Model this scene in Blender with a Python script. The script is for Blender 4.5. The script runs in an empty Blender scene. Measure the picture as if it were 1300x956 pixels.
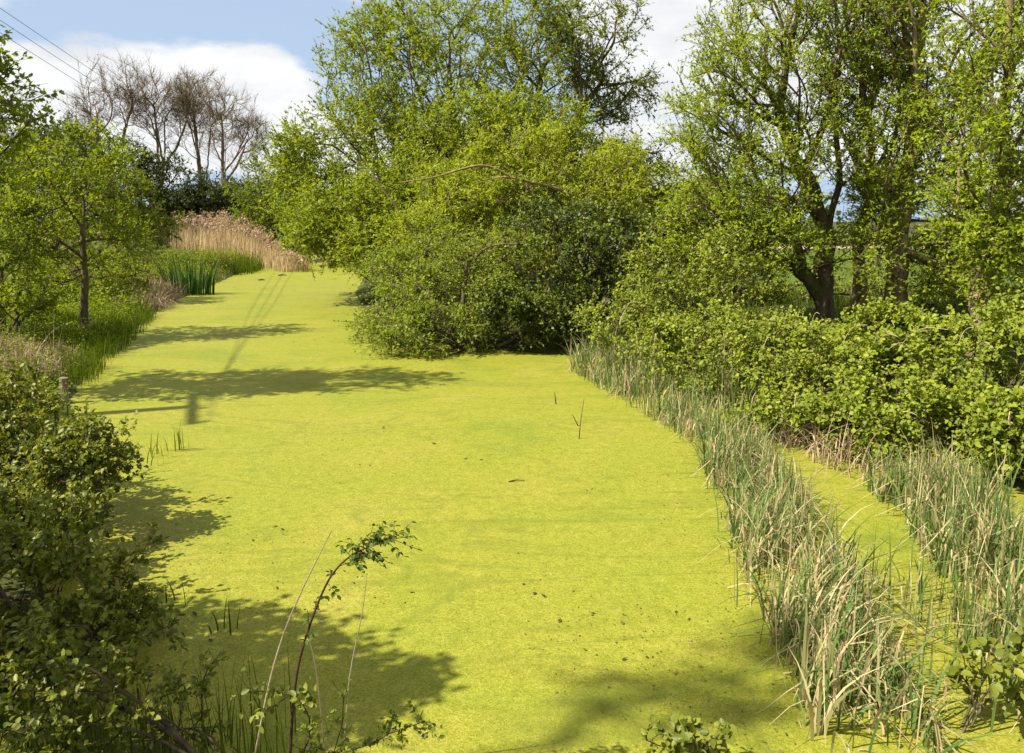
import bpy, math, random
import numpy as np
from mathutils import Vector
random.seed(7)
RNG = np.random.default_rng(11)
SC = bpy.context.scene
COL = SC.collection
R = math.radians

# ------------------------------------------------------------------ camera
CAM_H, PITCH, FPX = 2.8, R(8.61), 1011.0
cam = bpy.data.cameras.new('camera'); camo = bpy.data.objects.new('camera', cam); COL.objects.link(camo)
cam.sensor_width = 36; cam.lens = 36 * FPX / 1300; cam.shift_y = -45 / 1300
cam.clip_start = 0.05; cam.clip_end = 3000
camo.location = (0, 0, CAM_H); camo.rotation_euler = (R(90) - PITCH, 0, 0)
SC.camera = camo

# ------------------------------------------------------------------ sky, sun, exposure
SUN_EL, SUN_AZ = R(50), R(-110)           # azimuth clockwise from +Y: the sun stands to the left
world = bpy.data.worlds.new('World'); SC.world = world; world.use_nodes = True
nt = world.node_tree; nt.nodes.clear()
def N(t, kind, **kw):
    n = t.nodes.new(kind)
    for k, v in kw.items():
        if k.startswith('i_'): n.inputs[k[2:].replace('_', ' ')].default_value = v
        else: setattr(n, k, v)
    return n
def ramp(t, stops, interp='LINEAR'):
    n = t.nodes.new('ShaderNodeValToRGB'); e = n.color_ramp.elements; n.color_ramp.interpolation = interp
    while len(e) < len(stops): e.new(0.5)
    for k, (p, c) in enumerate(stops):
        e[k].position = p; e[k].color = (*c, 1) if len(c) == 3 else c
    return n
L = nt.links.new
sky = N(nt, 'ShaderNodeTexSky', sky_type='NISHITA', sun_disc=False, sun_elevation=SUN_EL, sun_rotation=SUN_AZ, dust_density=1.5)
tc = N(nt, 'ShaderNodeTexCoord')
mp = N(nt, 'ShaderNodeMapping'); mp.inputs['Scale'].default_value = (1, 1, 2.6); mp.inputs['Location'].default_value = (2.35, 0.4, 0.13)
L(tc.outputs['Generated'], mp.inputs['Vector'])
cn = N(nt, 'ShaderNodeTexNoise', i_Scale=2.6, i_Detail=9.0, i_Roughness=0.52); L(mp.outputs[0], cn.inputs['Vector'])
cr = ramp(nt, [(0.405, (0, 0, 0)), (0.475, (1, 1, 1))], 'EASE'); L(cn.outputs['Fac'], cr.inputs[0])
cn2 = N(nt, 'ShaderNodeTexNoise', i_Scale=6.0, i_Detail=7.0, i_Roughness=0.55); L(mp.outputs[0], cn2.inputs['Vector'])
cc = ramp(nt, [(0.3, (6.8, 7.0, 7.4)), (0.60, (9.5, 9.6, 9.7))]); L(cn2.outputs['Fac'], cc.inputs[0])
sepz = N(nt, 'ShaderNodeSeparateXYZ'); L(tc.outputs['Generated'], sepz.inputs[0])      # haze pales the sky towards the horizon
hzr = ramp(nt, [(0.0, (.9, .9, .9)), (0.35, (.75, .75, .75)), (0.9, (.1, .1, .1))]); L(sepz.outputs['Z'], hzr.inputs[0])
pale = N(nt, 'ShaderNodeMixRGB'); L(hzr.outputs[0], pale.inputs['Fac']); pale.inputs['Color2'].default_value = (5.0, 6.5, 8.6, 1)
L(sky.outputs[0], pale.inputs['Color1'])
mx = N(nt, 'ShaderNodeMixRGB'); L(cr.outputs[0], mx.inputs['Fac']); L(pale.outputs[0], mx.inputs['Color1']); L(cc.outputs[0], mx.inputs['Color2'])
bg = N(nt, 'ShaderNodeBackground', i_Strength=0.05); L(mx.outputs[0], bg.inputs['Color'])
wo = N(nt, 'ShaderNodeOutputWorld'); L(bg.outputs[0], wo.inputs['Surface'])

sun = bpy.data.lights.new('sun', 'SUN'); suno = bpy.data.objects.new('sun', sun); COL.objects.link(suno)
sun.energy = 5.0; sun.angle = R(0.53); sun.color = (1.0, 0.94, 0.82)
SDIR = Vector((math.sin(SUN_AZ) * math.cos(SUN_EL), math.cos(SUN_AZ) * math.cos(SUN_EL), math.sin(SUN_EL)))
suno.rotation_euler = SDIR.to_track_quat('Z', 'Y').to_euler(); suno.location = SDIR * 60
SC.view_settings.view_transform = 'Standard'; SC.view_settings.look = 'None'
SC.view_settings.exposure = 1.12; SC.view_settings.gamma = 1; SC.view_settings.use_curve_mapping = False
SC.render.engine = 'CYCLES'
SC.cycles.max_bounces = 4; SC.cycles.diffuse_bounces = 3; SC.cycles.glossy_bounces = 1; SC.cycles.transmission_bounces = 2

# ------------------------------------------------------------------ pixel helpers
def ray(px, py):
    u = (px - 650) / FPX; v = (433 - py) / FPX
    return np.array([u, math.cos(PITCH) + v * math.sin(PITCH), -math.sin(PITCH) + v * math.cos(PITCH)])
def at(px, py, Y):
    d = ray(px, py); return np.array([0, 0, CAM_H]) + d * (Y / d[1])
def gr(px, py, z=0.0):
    d = ray(px, py); return np.array([0, 0, CAM_H]) + d * ((z - CAM_H) / d[2])

# ------------------------------------------------------------------ object helpers
def tag(o, label=None, cat=None, group=None, kind=None):
    if label: o['label'] = label
    if cat: o['category'] = cat
    if group: o['group'] = group
    if kind: o['kind'] = kind
    return o
def empty(name, loc):
    o = bpy.data.objects.new(name, None); COL.objects.link(o); o.location = loc; o.empty_display_size = 0.2; return o
def link(name, me, parent=None):
    o = bpy.data.objects.new(name, me); COL.objects.link(o)
    if parent is not None: o.parent = parent
    return o
def npmesh(name, V, F, mat, tint=None, smooth=False):
    """V (n,3), F (m,4) or (m,3) index array"""
    V = np.ascontiguousarray(V, dtype=np.float32); F = np.ascontiguousarray(F, dtype=np.int32)
    me = bpy.data.meshes.new(name); k = F.shape[1]
    me.vertices.add(len(V)); me.vertices.foreach_set('co', V.ravel())
    me.loops.add(F.size); me.loops.foreach_set('vertex_index', F.ravel())
    me.polygons.add(len(F)); me.polygons.foreach_set('loop_start', np.arange(0, F.size, k, dtype=np.int32))
    if smooth: me.polygons.foreach_set('use_smooth', np.ones(len(F), dtype=bool))
    if tint is not None:
        a = me.attributes.new('tint', 'FLOAT', 'FACE'); a.data.foreach_set('value', np.ascontiguousarray(tint, dtype=np.float32))
    me.update(calc_edges=True)
    if mat: me.materials.append(mat)
    return me
def unit(a): return a / np.maximum(np.linalg.norm(a, axis=-1, keepdims=True), 1e-9)

# ------------------------------------------------------------------ materials
def new_mat(name):
    m = bpy.data.materials.new(name); m.use_nodes = True; m.node_tree.nodes.clear(); return m, m.node_tree
def leaf_mat(name, dark, mid, light, trans=0.35, rough=0.6, spec=0.15):
    m, t = new_mat(name)
    a = N(t, 'ShaderNodeAttribute', attribute_name='tint')
    r = ramp(t, [(0.0, dark), (0.5, mid), (1.0, light)]); t.links.new(a.outputs['Fac'], r.inputs[0])
    p = N(t, 'ShaderNodeBsdfPrincipled', i_Roughness=rough); p.inputs['Specular IOR Level'].default_value = spec
    t.links.new(r.outputs[0], p.inputs['Base Color'])
    tr = N(t, 'ShaderNodeBsdfTranslucent')
    h = N(t, 'ShaderNodeHueSaturation', i_Saturation=1.1, i_Value=1.25, i_Hue=0.49)
    t.links.new(r.outputs[0], h.inputs['Color']); t.links.new(h.outputs[0], tr.inputs['Color'])
    mxs = N(t, 'ShaderNodeMixShader'); mxs.inputs[0].default_value = trans
    t.links.new(p.outputs[0], mxs.inputs[1]); t.links.new(tr.outputs[0], mxs.inputs[2])
    o = N(t, 'ShaderNodeOutputMaterial'); t.links.new(mxs.outputs[0], o.inputs[0])
    return m
def bark_mat(name, c1, c2, scale=9.0, moss=None, bump=0.6):
    m, t = new_mat(name)
    tcx = N(t, 'ShaderNodeTexCoord'); mpp = N(t, 'ShaderNodeMapping'); mpp.inputs['Scale'].default_value = (1, 1, 0.25)
    t.links.new(tcx.outputs['Object'], mpp.inputs[0])
    n1 = N(t, 'ShaderNodeTexNoise', i_Scale=scale, i_Detail=8.0, i_Roughness=0.65); t.links.new(mpp.outputs[0], n1.inputs['Vector'])
    r = ramp(t, [(0.32, c1), (0.68, c2)]); t.links.new(n1.outputs['Fac'], r.inputs[0])
    out = r.outputs[0]
    if moss:
        n2 = N(t, 'ShaderNodeTexNoise', i_Scale=2.2, i_Detail=5.0); t.links.new(tcx.outputs['Object'], n2.inputs['Vector'])
        r2 = ramp(t, [(0.48, (0, 0, 0)), (0.62, (1, 1, 1))]); t.links.new(n2.outputs['Fac'], r2.inputs[0])
        mm = N(t, 'ShaderNodeMixRGB'); t.links.new(r2.outputs[0], mm.inputs['Fac']); t.links.new(out, mm.inputs['Color1']); mm.inputs['Color2'].default_value = (*moss, 1)
        out = mm.outputs[0]
    p = N(t, 'ShaderNodeBsdfPrincipled', i_Roughness=0.9); p.inputs['Specular IOR Level'].default_value = 0.15
    t.links.new(out, p.inputs['Base Color'])
    b = N(t, 'ShaderNodeBump', i_Strength=bump, i_Distance=0.04); t.links.new(n1.outputs['Fac'], b.inputs['Height']); t.links.new(b.outputs[0], p.inputs['Normal'])
    o = N(t, 'ShaderNodeOutputMaterial'); t.links.new(p.outputs[0], o.inputs[0])
    return m
def plain_mat(name, col, rough=0.7, metal=0.0):
    m, t = new_mat(name)
    n1 = N(t, 'ShaderNodeTexNoise', i_Scale=30.0, i_Detail=4.0)
    r = ramp(t, [(0.3, tuple(c * 0.75 for c in col)), (0.7, tuple(min(1, c * 1.2) for c in col))]); t.links.new(n1.outputs['Fac'], r.inputs[0])
    p = N(t, 'ShaderNodeBsdfPrincipled', i_Roughness=rough, i_Metallic=metal); t.links.new(r.outputs[0], p.inputs['Base Color'])
    o = N(t, 'ShaderNodeOutputMaterial'); t.links.new(p.outputs[0], o.inputs[0])
    return m

M = {}
M['alder'] = leaf_mat('alder leaf', (0.085, 0.132, 0.012), (0.221, 0.281, 0.018), (0.355, 0.402, 0.029), .42)
M['alder_far'] = leaf_mat('far alder leaf', (0.062, 0.091, 0.010), (0.157, 0.190, 0.015), (0.256, 0.274, 0.022), .38)
M['willow'] = leaf_mat('willow leaf', (0.124, 0.169, 0.014), (0.288, 0.348, 0.025), (0.453, 0.482, 0.041), .48)
M['sallow'] = leaf_mat('sallow leaf', (0.066, 0.101, 0.010), (0.181, 0.244, 0.019), (0.300, 0.358, 0.027), .42)
M['ivy'] = leaf_mat('dark bush leaf', (.018, .034, .004), (.060, .088, .008), (.200, .232, .016), .22, .45, .2)
M['pollard'] = leaf_mat('pollard leaf', (0.103, 0.157, 0.009), (0.245, 0.325, 0.017), (0.401, 0.463, 0.027), .48)
M['bramble'] = leaf_mat('bramble leaf', (0.065, 0.100, 0.010), (0.189, 0.238, 0.018), (0.311, 0.339, 0.029), .32, .5, .2)
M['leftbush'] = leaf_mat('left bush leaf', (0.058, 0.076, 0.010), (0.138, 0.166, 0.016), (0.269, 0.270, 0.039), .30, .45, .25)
M['young'] = leaf_mat('young tree leaf', (0.075, 0.116, 0.007), (0.177, 0.239, 0.012), (0.296, 0.339, 0.024), .46)
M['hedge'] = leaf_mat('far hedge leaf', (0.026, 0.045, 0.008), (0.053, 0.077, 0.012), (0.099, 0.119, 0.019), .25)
M['fresh'] = leaf_mat('fresh bush leaf', (0.077, 0.119, 0.011), (0.152, 0.205, 0.014), (0.231, 0.277, 0.021), .42)
M['grass'] = leaf_mat('grass blade', (0.040, 0.068, 0.006), (0.110, 0.155, 0.010), (0.190, 0.225, 0.022), .38)
M['reed'] = leaf_mat('reed blade', (0.067, 0.127, 0.030), (0.168, 0.226, 0.057), (0.515, 0.396, 0.218), .30, .5, .15)
M['dryreed'] = leaf_mat('dry reed', (.20, .18, .06), (.48, .37, .19), (.64, .50, .29), .35)
M['plume'] = leaf_mat('reed plume', (.26, .18, .10), (.40, .28, .17), (.50, .38, .24), .3)
M['straw'] = leaf_mat('dead grass', (.13, .09, .05), (.28, .20, .11), (.46, .36, .22), .2)
M['iris'] = leaf_mat('iris leaf', (.020, .060, .010), (.040, .100, .014), (.090, .170, .028), .25, .4, .3)
M['debris'] = leaf_mat('floating debris', (.025, .022, .010), (.06, .050, .014), (.17, .15, .03), .05)
M['rose'] = leaf_mat('briar leaf', (.030, .055, .008), (.060, .095, .012), (.110, .150, .020), .35)
M['bark'] = bark_mat('dark bark', (.035, .026, .017), (.17, .125, .08), 9, (.085, .088, .025), 1.0)
M['bark_pale'] = bark_mat('pale mossy bark', (.085, .060, .034), (.36, .27, .16), 7, (.16, .145, .04))
M['bark_bare'] = bark_mat('bare tree bark', (.13, .085, .048), (.28, .195, .115), 5, (.10, .09, .035))
M['twig'] = bark_mat('twig bark', (.06, .042, .026), (.17, .12, .075), 14)
M['twig_dark'] = bark_mat('dark twig bark', (.030, .020, .012), (.085, .058, .036), 14)
M['briar'] = bark_mat('briar stem', (.045, .022, .016), (.11, .055, .035), 40)
M['strawstem'] = bark_mat('straw stem', (.32, .25, .15), (.52, .43, .29), 30, None, .1)
M['wood'] = bark_mat('weathered post wood', (.10, .075, .05), (.30, .25, .17), 18)
M['polewood'] = bark_mat('creosoted pole wood', (.05, .035, .022), (.12, .09, .06), 12)
M['wire'] = plain_mat('wire metal', (.06, .06, .065), .5, .6)
M['porcelain'] = plain_mat('brown porcelain', (.12, .06, .035), .25)

# duckweed
def duckweed():
    m, t = new_mat('duckweed')
    g = N(t, 'ShaderNodeNewGeometry')
    v = N(t, 'ShaderNodeTexVoronoi', i_Scale=95.0, i_Randomness=1.0); t.links.new(g.outputs['Position'], v.inputs['Vector'])
    sep = N(t, 'ShaderNodeSeparateColor'); t.links.new(v.outputs['Color'], sep.inputs[0])
    base = ramp(t, [(0.0, (.146, .156, .014)), (0.5, (.206, .208, .019)), (1.0, (.258, .250, .036))]); t.links.new(sep.outputs[0], base.inputs[0])
    n1 = N(t, 'ShaderNodeTexNoise', i_Scale=0.55, i_Detail=6.0, i_Roughness=0.6, i_Distortion=0.8); t.links.new(g.outputs['Position'], n1.inputs['Vector'])
    big = ramp(t, [(0.28, (.74, .88, .8)), (0.42, (.93, .98, .9)), (0.55, (1, 1, 1)), (0.72, (1.13, 1.05, 1.5))]); t.links.new(n1.outputs['Fac'], big.inputs[0])
    m1 = N(t, 'ShaderNodeMixRGB', blend_type='MULTIPLY'); m1.inputs['Fac'].default_value = 1; t.links.new(base.outputs[0], m1.inputs['Color1']); t.links.new(big.outputs[0], m1.inputs['Color2'])
    # older brownish fronds gathered in drifts
    n2 = N(t, 'ShaderNodeTexNoise', i_Scale=1.3, i_Detail=5.0, i_Roughness=0.7); t.links.new(g.outputs['Position'], n2.inputs['Vector'])
    d2 = ramp(t, [(0.40, (.10, .10, .10)), (0.66, (1, 1, 1))]); t.links.new(n2.outputs['Fac'], d2.inputs[0])
    n3 = N(t, 'ShaderNodeTexNoise', i_Scale=38.0, i_Detail=4.0, i_Roughness=0.75); t.links.new(g.outputs['Position'], n3.inputs['Vector'])
    d3 = ramp(t, [(0.55, (0, 0, 0)), (0.66, (1, 1, 1))]); t.links.new(n3.outputs['Fac'], d3.inputs[0])
    mul = N(t, 'ShaderNodeMath', operation='MULTIPLY'); t.links.new(d2.outputs[0], mul.inputs[0]); t.links.new(d3.outputs[0], mul.inputs[1])
    mul2 = N(t, 'ShaderNodeMath', operation='MULTIPLY'); t.links.new(mul.outputs[0], mul2.inputs[0]); mul2.inputs[1].default_value = 0.85
    m2 = N(t, 'ShaderNodeMixRGB'); t.links.new(mul2.outputs[0], m2.inputs['Fac']); t.links.new(m1.outputs[0], m2.inputs['Color1']); m2.inputs['Color2'].default_value = (.085, .078, .022, 1)
    mpd = N(t, 'ShaderNodeMapping'); mpd.inputs['Scale'].default_value = (.22, .75, 1); mpd.inputs['Rotation'].default_value = (0, 0, .25); t.links.new(g.outputs['Position'], mpd.inputs[0])
    n5 = N(t, 'ShaderNodeTexNoise', i_Scale=1.0, i_Detail=7.0, i_Roughness=0.55, i_Distortion=1.2); t.links.new(mpd.outputs[0], n5.inputs['Vector'])
    d5 = ramp(t, [(0.475, (0, 0, 0)), (0.497, (.5, .5, .5)), (0.52, (0, 0, 0)), (0.62, (0, 0, 0)), (0.70, (.45, .45, .45))]); t.links.new(n5.outputs['Fac'], d5.inputs[0])
    m3 = N(t, 'ShaderNodeMixRGB'); t.links.new(d5.outputs[0], m3.inputs['Fac']); t.links.new(m2.outputs[0], m3.inputs['Color1']); m3.inputs['Color2'].default_value = (.125, .145, .016, 1)
    n6 = N(t, 'ShaderNodeTexNoise', i_Scale=9.0, i_Detail=6.0, i_Roughness=0.7); t.links.new(g.outputs['Position'], n6.inputs['Vector'])
    d6 = ramp(t, [(0.30, (.80, .84, .8)), (0.5, (1, 1, 1)), (0.72, (1.16, 1.12, 1.5))]); t.links.new(n6.outputs['Fac'], d6.inputs[0])
    m4 = N(t, 'ShaderNodeMixRGB', blend_type='MULTIPLY'); m4.inputs['Fac'].default_value = 1; t.links.new(m3.outputs[0], m4.inputs['Color1']); t.links.new(d6.outputs[0], m4.inputs['Color2']); m2 = m4
    p = N(t, 'ShaderNodeBsdfPrincipled', i_Roughness=0.62); p.inputs['Specular IOR Level'].default_value = 0.12
    t.links.new(m2.outputs[0], p.inputs['Base Color'])
    b = N(t, 'ShaderNodeBump', i_Strength=0.5, i_Distance=0.006); t.links.new(v.outputs['Distance'], b.inputs['Height']); t.links.new(b.outputs[0], p.inputs['Normal'])
    o = N(t, 'ShaderNodeOutputMaterial'); t.links.new(p.outputs[0], o.inputs[0])
    return m
M['duckweed'] = duckweed()
def ground_mat():
    m, t = new_mat('bank soil and turf')
    g = N(t, 'ShaderNodeNewGeometry')
    n1 = N(t, 'ShaderNodeTexNoise', i_Scale=0.8, i_Detail=8.0, i_Roughness=0.65); t.links.new(g.outputs['Position'], n1.inputs['Vector'])
    r = ramp(t, [(0.30, (.050, .040, .022)), (0.50, (.055, .062, .016)), (0.72, (.085, .100, .022))]); t.links.new(n1.outputs['Fac'], r.inputs[0])
    n2 = N(t, 'ShaderNodeTexNoise', i_Scale=22.0, i_Detail=5.0); t.links.new(g.outputs['Position'], n2.inputs['Vector'])
    p = N(t, 'ShaderNodeBsdfPrincipled', i_Roughness=0.95); p.inputs['Specular IOR Level'].default_value = 0.1
    t.links.new(r.outputs[0], p.inputs['Base Color'])
    b = N(t, 'ShaderNodeBump', i_Strength=0.8, i_Distance=0.05); t.links.new(n2.outputs['Fac'], b.inputs['Height']); t.links.new(b.outputs[0], p.inputs['Normal'])
    o = N(t, 'ShaderNodeOutputMaterial'); t.links.new(p.outputs[0], o.inputs[0])
    return m
M['ground'] = ground_mat()
def field_mat(name, a, b_, sx, sy):
    m, t = new_mat(name)
    g = N(t, 'ShaderNodeNewGeometry'); mpp = N(t, 'ShaderNodeMapping'); mpp.inputs['Scale'].default_value = (sx, sy, 1); t.links.new(g.outputs['Position'], mpp.inputs[0])
    n1 = N(t, 'ShaderNodeTexNoise', i_Scale=1.0, i_Detail=8.0, i_Roughness=0.7); t.links.new(mpp.outputs[0], n1.inputs['Vector'])
    r = ramp(t, [(0.3, a), (0.7, b_)]); t.links.new(n1.outputs['Fac'], r.inputs[0])
    p = N(t, 'ShaderNodeBsdfPrincipled', i_Roughness=0.9); p.inputs['Specular IOR Level'].default_value = 0.02; t.links.new(r.outputs[0], p.inputs['Base Color'])
    o = N(t, 'ShaderNodeOutputMaterial'); t.links.new(p.outputs[0], o.inputs[0])
    return m
M['crop'] = field_mat('young crop', (.055, .085, .014), (.090, .120, .020), 3.0, .5)
M['track'] = field_mat('dry track earth', (.24, .18, .13), (.34, .27, .20), 1.5, 1.5)

# ------------------------------------------------------------------ pond outline and terrain
left_px = [(372, 323), (345, 338), (300, 348), (262, 365), (212, 385), (186, 406), (150, 433), (108, 467), (85, 512), (100, 560), (140, 640)]
right_px = [(1350, 640), (1240, 598), (1100, 556), (1000, 520), (900, 488), (800, 462), (740, 452), (700, 449), (600, 442), (520, 430), (470, 402), (452, 372), (468, 345), (478, 330), (440, 321)]
POND = [gr(*p)[:2] for p in left_px] + [np.array(p) for p in ((-3.7, 5.9), (-3.3, 4.9), (-2.4, 4.1), (-1.2, 3.6), (0, 3.1), (3, 2.9), (6, 3.0), (7.5, 4.2), (6.8, 6.2))] + [gr(*p)[:2] for p in right_px]
POND = np.array(POND)
def sdist(x, y):
    P = np.stack([x, y], -1); d = np.full(x.shape, 1e9); ins = np.zeros(x.shape, bool); n = len(POND)
    for i in range(n):
        a = POND[i]; b = POND[(i + 1) % n]; ab = b - a
        tt = np.clip(((P - a) @ ab) / (ab @ ab), 0, 1)
        d = np.minimum(d, np.hypot(P[..., 0] - a[0] - tt * ab[0], P[..., 1] - a[1] - tt * ab[1]))
        if abs(b[1] - a[1]) > 1e-9:
            c = ((a[1] > y) != (b[1] > y)) & (x < (b[0] - a[0]) * (y - a[1]) / (b[1] - a[1]) + a[0]); ins ^= c
    return np.where(ins, -d, d)
def sm(a, b, x):
    t = np.clip((x - a) / (b - a), 0, 1); return t * t * (3 - 2 * t)
def H(x, y):
    x = np.asarray(x, float); y = np.asarray(y, float); s = sdist(x, y)
    h = -0.30 + 0.33 * sm(-1.0, 0.12, s) + 0.32 * sm(0, 1.6, s) + 0.33 * sm(1.5, 7, s)
    out = sm(0, 1.5, s)
    h = h + out * (0.07 * np.sin(1.7 * x + .6 * y) * np.cos(1.3 * y - .4 * x) + 0.05 * np.sin(3.9 * x + 1) * np.sin(3.3 * y))
    h = h + 0.5 * sm(3.2, 1.2, y) * sm(0, 1.2, s) * sm(12, 5, np.abs(x))
    return h
def hz(x, y): return float(H(np.array([x]), np.array([y]))[0])

xs = np.concatenate([-np.geomspace(900, 26, 26), np.arange(-25, 25.01, 0.33), np.geomspace(26, 900, 26)])
ys = np.concatenate([-np.geomspace(300, 6, 12), np.arange(-5, 30, 0.33), np.arange(30, 75, 0.8), np.geomspace(75, 1500, 30)])
X, Yg = np.meshgrid(xs, ys); Z = H(X, Yg)
V = np.stack([X, Yg, Z], -1).reshape(-1, 3); nx, ny = len(xs), len(ys)
idx = np.arange(nx * ny).reshape(ny, nx)
F = np.stack([idx[:-1, :-1], idx[:-1, 1:], idx[1:, 1:], idx[1:, :-1]], -1).reshape(-1, 4)
tag(link('ground', npmesh('ground', V, F, M['ground'], smooth=True)), 'grassy earth banks and land around the pond', None, None, 'structure')

# water surface: a sheet a little larger than the outline, banks rise through it
gx = np.arange(-17, 9.01, 0.25); gy = np.arange(1.5, 66.01, 0.5)
X, Yg = np.meshgrid(gx, gy); keep = sdist(X, Yg) < 1.2
idx = np.arange(X.size).reshape(X.shape)
F = np.stack([idx[:-1, :-1], idx[:-1, 1:], idx[1:, 1:], idx[1:, :-1]], -1)
kf = (keep[:-1, :-1] & keep[:-1, 1:] & keep[1:, 1:] & keep[1:, :-1])
F = F[kf].reshape(-1, 4)
used = np.unique(F); remap = np.zeros(X.size, int); remap[used] = np.arange(len(used))
V = np.stack([X, Yg, np.zeros_like(X)], -1).reshape(-1, 3)[used]
tag(link('pond_water', npmesh('pond_water', V, remap[F], M['duckweed'])), 'still pond water under a sheet of yellow-green duckweed', None, None, 'structure')

def sheet(name, x0, x1, y0, y1, off, mat, nx=60, ny=30):
    X, Yg = np.meshgrid(np.linspace(x0, x1, nx), np.linspace(y0, y1, ny)); Z = H(X, Yg) + off
    idx = np.arange(X.size).reshape(X.shape)
    F = np.stack([idx[:-1, :-1], idx[:-1, 1:], idx[1:, 1:], idx[1:, :-1]], -1).reshape(-1, 4)
    return link(name, npmesh(name, np.stack([X, Yg, Z], -1).reshape(-1, 3), F, mat, smooth=True))
tag(sheet('crop_field', 9, 260, 23.5, 58, 0.09, M['crop'], 300, 60), 'green field of young crop behind the willows', None, None, 'structure')
tag(sheet('track', 6, 260, 58.3, 64, 0.10, M['track'], 300, 12), 'strip of dry bare earth along the far field edge', None, None, 'structure')

# ------------------------------------------------------------------ leaves, blades, tubes
def leaf_quads(P, D, Nn, Ln, Wd, shape='diamond'):
    D = unit(D); S = unit(np.cross(D, Nn)); U = np.cross(S, D)
    Ln = Ln[:, None]; Wd = Wd[:, None]
    if shape == 'tri':
        V = np.stack([P - S * Wd * .5, P + S * Wd * .5, P + D * Ln], 1); F = np.arange(len(P) * 3).reshape(-1, 3); per = 1
    elif shape == 'diamond':
        V = np.stack([P, P + D * Ln * .45 + S * Wd * .5 + U * Wd * .14, P + D * Ln, P + D * Ln * .45 - S * Wd * .5 + U * Wd * .14], 1)
        F = np.arange(len(P) * 4).reshape(-1, 4); per = 1
    else:
        c = U * Wd * .16; droop = -U * Ln * .10
        V = np.stack([P, P + D * Ln * .28 + S * Wd * .47 + c, P + D * Ln * .68 + S * Wd * .40 + c + droop * .4, P + D * Ln + droop,
                      P + D * Ln * .68 - S * Wd * .40 + c + droop * .4, P + D * Ln * .28 - S * Wd * .47 + c], 1)
        b = np.arange(len(P))[:, None] * 6
        F = np.stack([b + [0, 1, 2, 3], b + [0, 3, 4, 5]], 1).reshape(-1, 4); per = 2
    return V.reshape(-1, 3), F, per
def blade_strips(B, Hh, lean, bend, Wd, seg=4, face=None, tipw=.12, kink=None):
    """B (n,3) bases, lean (n,3) horizontal directions, bend sideways metres at the tip"""
    n = len(B); t = np.linspace(0, 1, seg + 1)
    up = np.array([0, 0, 1.0])
    ex = bend[:, None] * t[None] ** 2
    zz = Hh[:, None] * t[None] - 0.45 * (bend ** 2 / np.maximum(Hh, .05))[:, None] * t[None] ** 3
    if kink is not None:                                   # broken over: beyond the kink the blade falls
        kk = np.clip(t[None] - kink[:, None], 0, 1)
        zz = zz - 1.75 * Hh[:, None] * kk; ex = ex + 0.75 * Hh[:, None] * kk
    C = B[:, None, :] + lean[:, None, :] * ex[..., None] + up * zz[..., None]
    C[..., 2] = np.maximum(C[..., 2], B[:, None, 2] - 0.02 + 0.02 * t[None])
    if face is None:
        a = RNG.uniform(0, 2 * np.pi, n); face = np.stack([np.cos(a), np.sin(a), np.zeros(n)], -1)
    w = Wd[:, None] * np.interp(t, [0, .35, 1], [.8, 1, tipw])[None] * .5
    V = np.stack([C - face[:, None, :] * w[..., None], C + face[:, None, :] * w[..., None]], 2)   # n,seg+1,2,3
    b = (np.arange(n) * (seg + 1) * 2)[:, None, None] + (np.arange(seg) * 2)[None, :, None]
    F = b + np.array([0, 1, 3, 2])[None, None]
    return V.reshape(-1, 3), F.reshape(-1, 4)
def tube(P, rad, sides=6):
    P = np.asarray(P, float); n = len(P); rad = np.asarray(rad, float)
    T = np.gradient(P, axis=0); T = unit(T)
    ref = np.array([0.31, 0.2, 0.93]) if abs(T[:, 2].mean()) < .8 else np.array([1.0, 0.13, 0.1])
    A = unit(np.cross(T, ref)); Bv = np.cross(T, A)
    th = np.linspace(0, 2 * np.pi, sides, endpoint=False)
    V = P[:, None] + rad[:, None, None] * (A[:, None] * np.cos(th)[None, :, None] + Bv[:, None] * np.sin(th)[None, :, None])
    i = np.arange(n - 1)[:, None] * sides; j = np.arange(sides)[None]; j2 = (j + 1) % sides
    F = np.stack([i + j, i + j2, i + sides + j2, i + sides + j], -1).reshape(-1, 4)
    return V.reshape(-1, 3), F
class Acc:
    def __init__(s): s.V = []; s.F = []; s.n = 0; s.t = []
    def add(s, V, F, t=None):
        s.V.append(V); s.F.append(F + s.n); s.n += len(V)
        if t is not None: s.t.append(t)
    def mesh(s, name, mat, smooth=False):
        return npmesh(name, np.concatenate(s.V), np.concatenate(s.F), mat, np.concatenate(s.t) if s.t else None, smooth)

def lobe_points(lobes, n, shell=.30):
    """lobes: (centre, radii, weight)"""
    w = np.array([l[2] for l in lobes], float); w /= w.sum(); out = []
    for (c, r, _), k in zip(lobes, np.maximum(1, (w * n).astype(int))):
        d = unit(RNG.normal(size=(k, 3))); ph = RNG.uniform(0, 6, 3)
        lump = 1 + .16 * np.sin(3.1 * d[:, 0] * 2 + ph[0]) * np.sin(2.7 * d[:, 2] * 2 + ph[1]) + .12 * np.sin(7 * d[:, 1] + 5 * d[:, 2] + ph[2])
        rr = RNG.uniform(0, 1, k) ** shell * lump
        out.append(np.asarray(c) + d * rr[:, None] * np.asarray(r))
    return np.concatenate(out)

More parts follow.
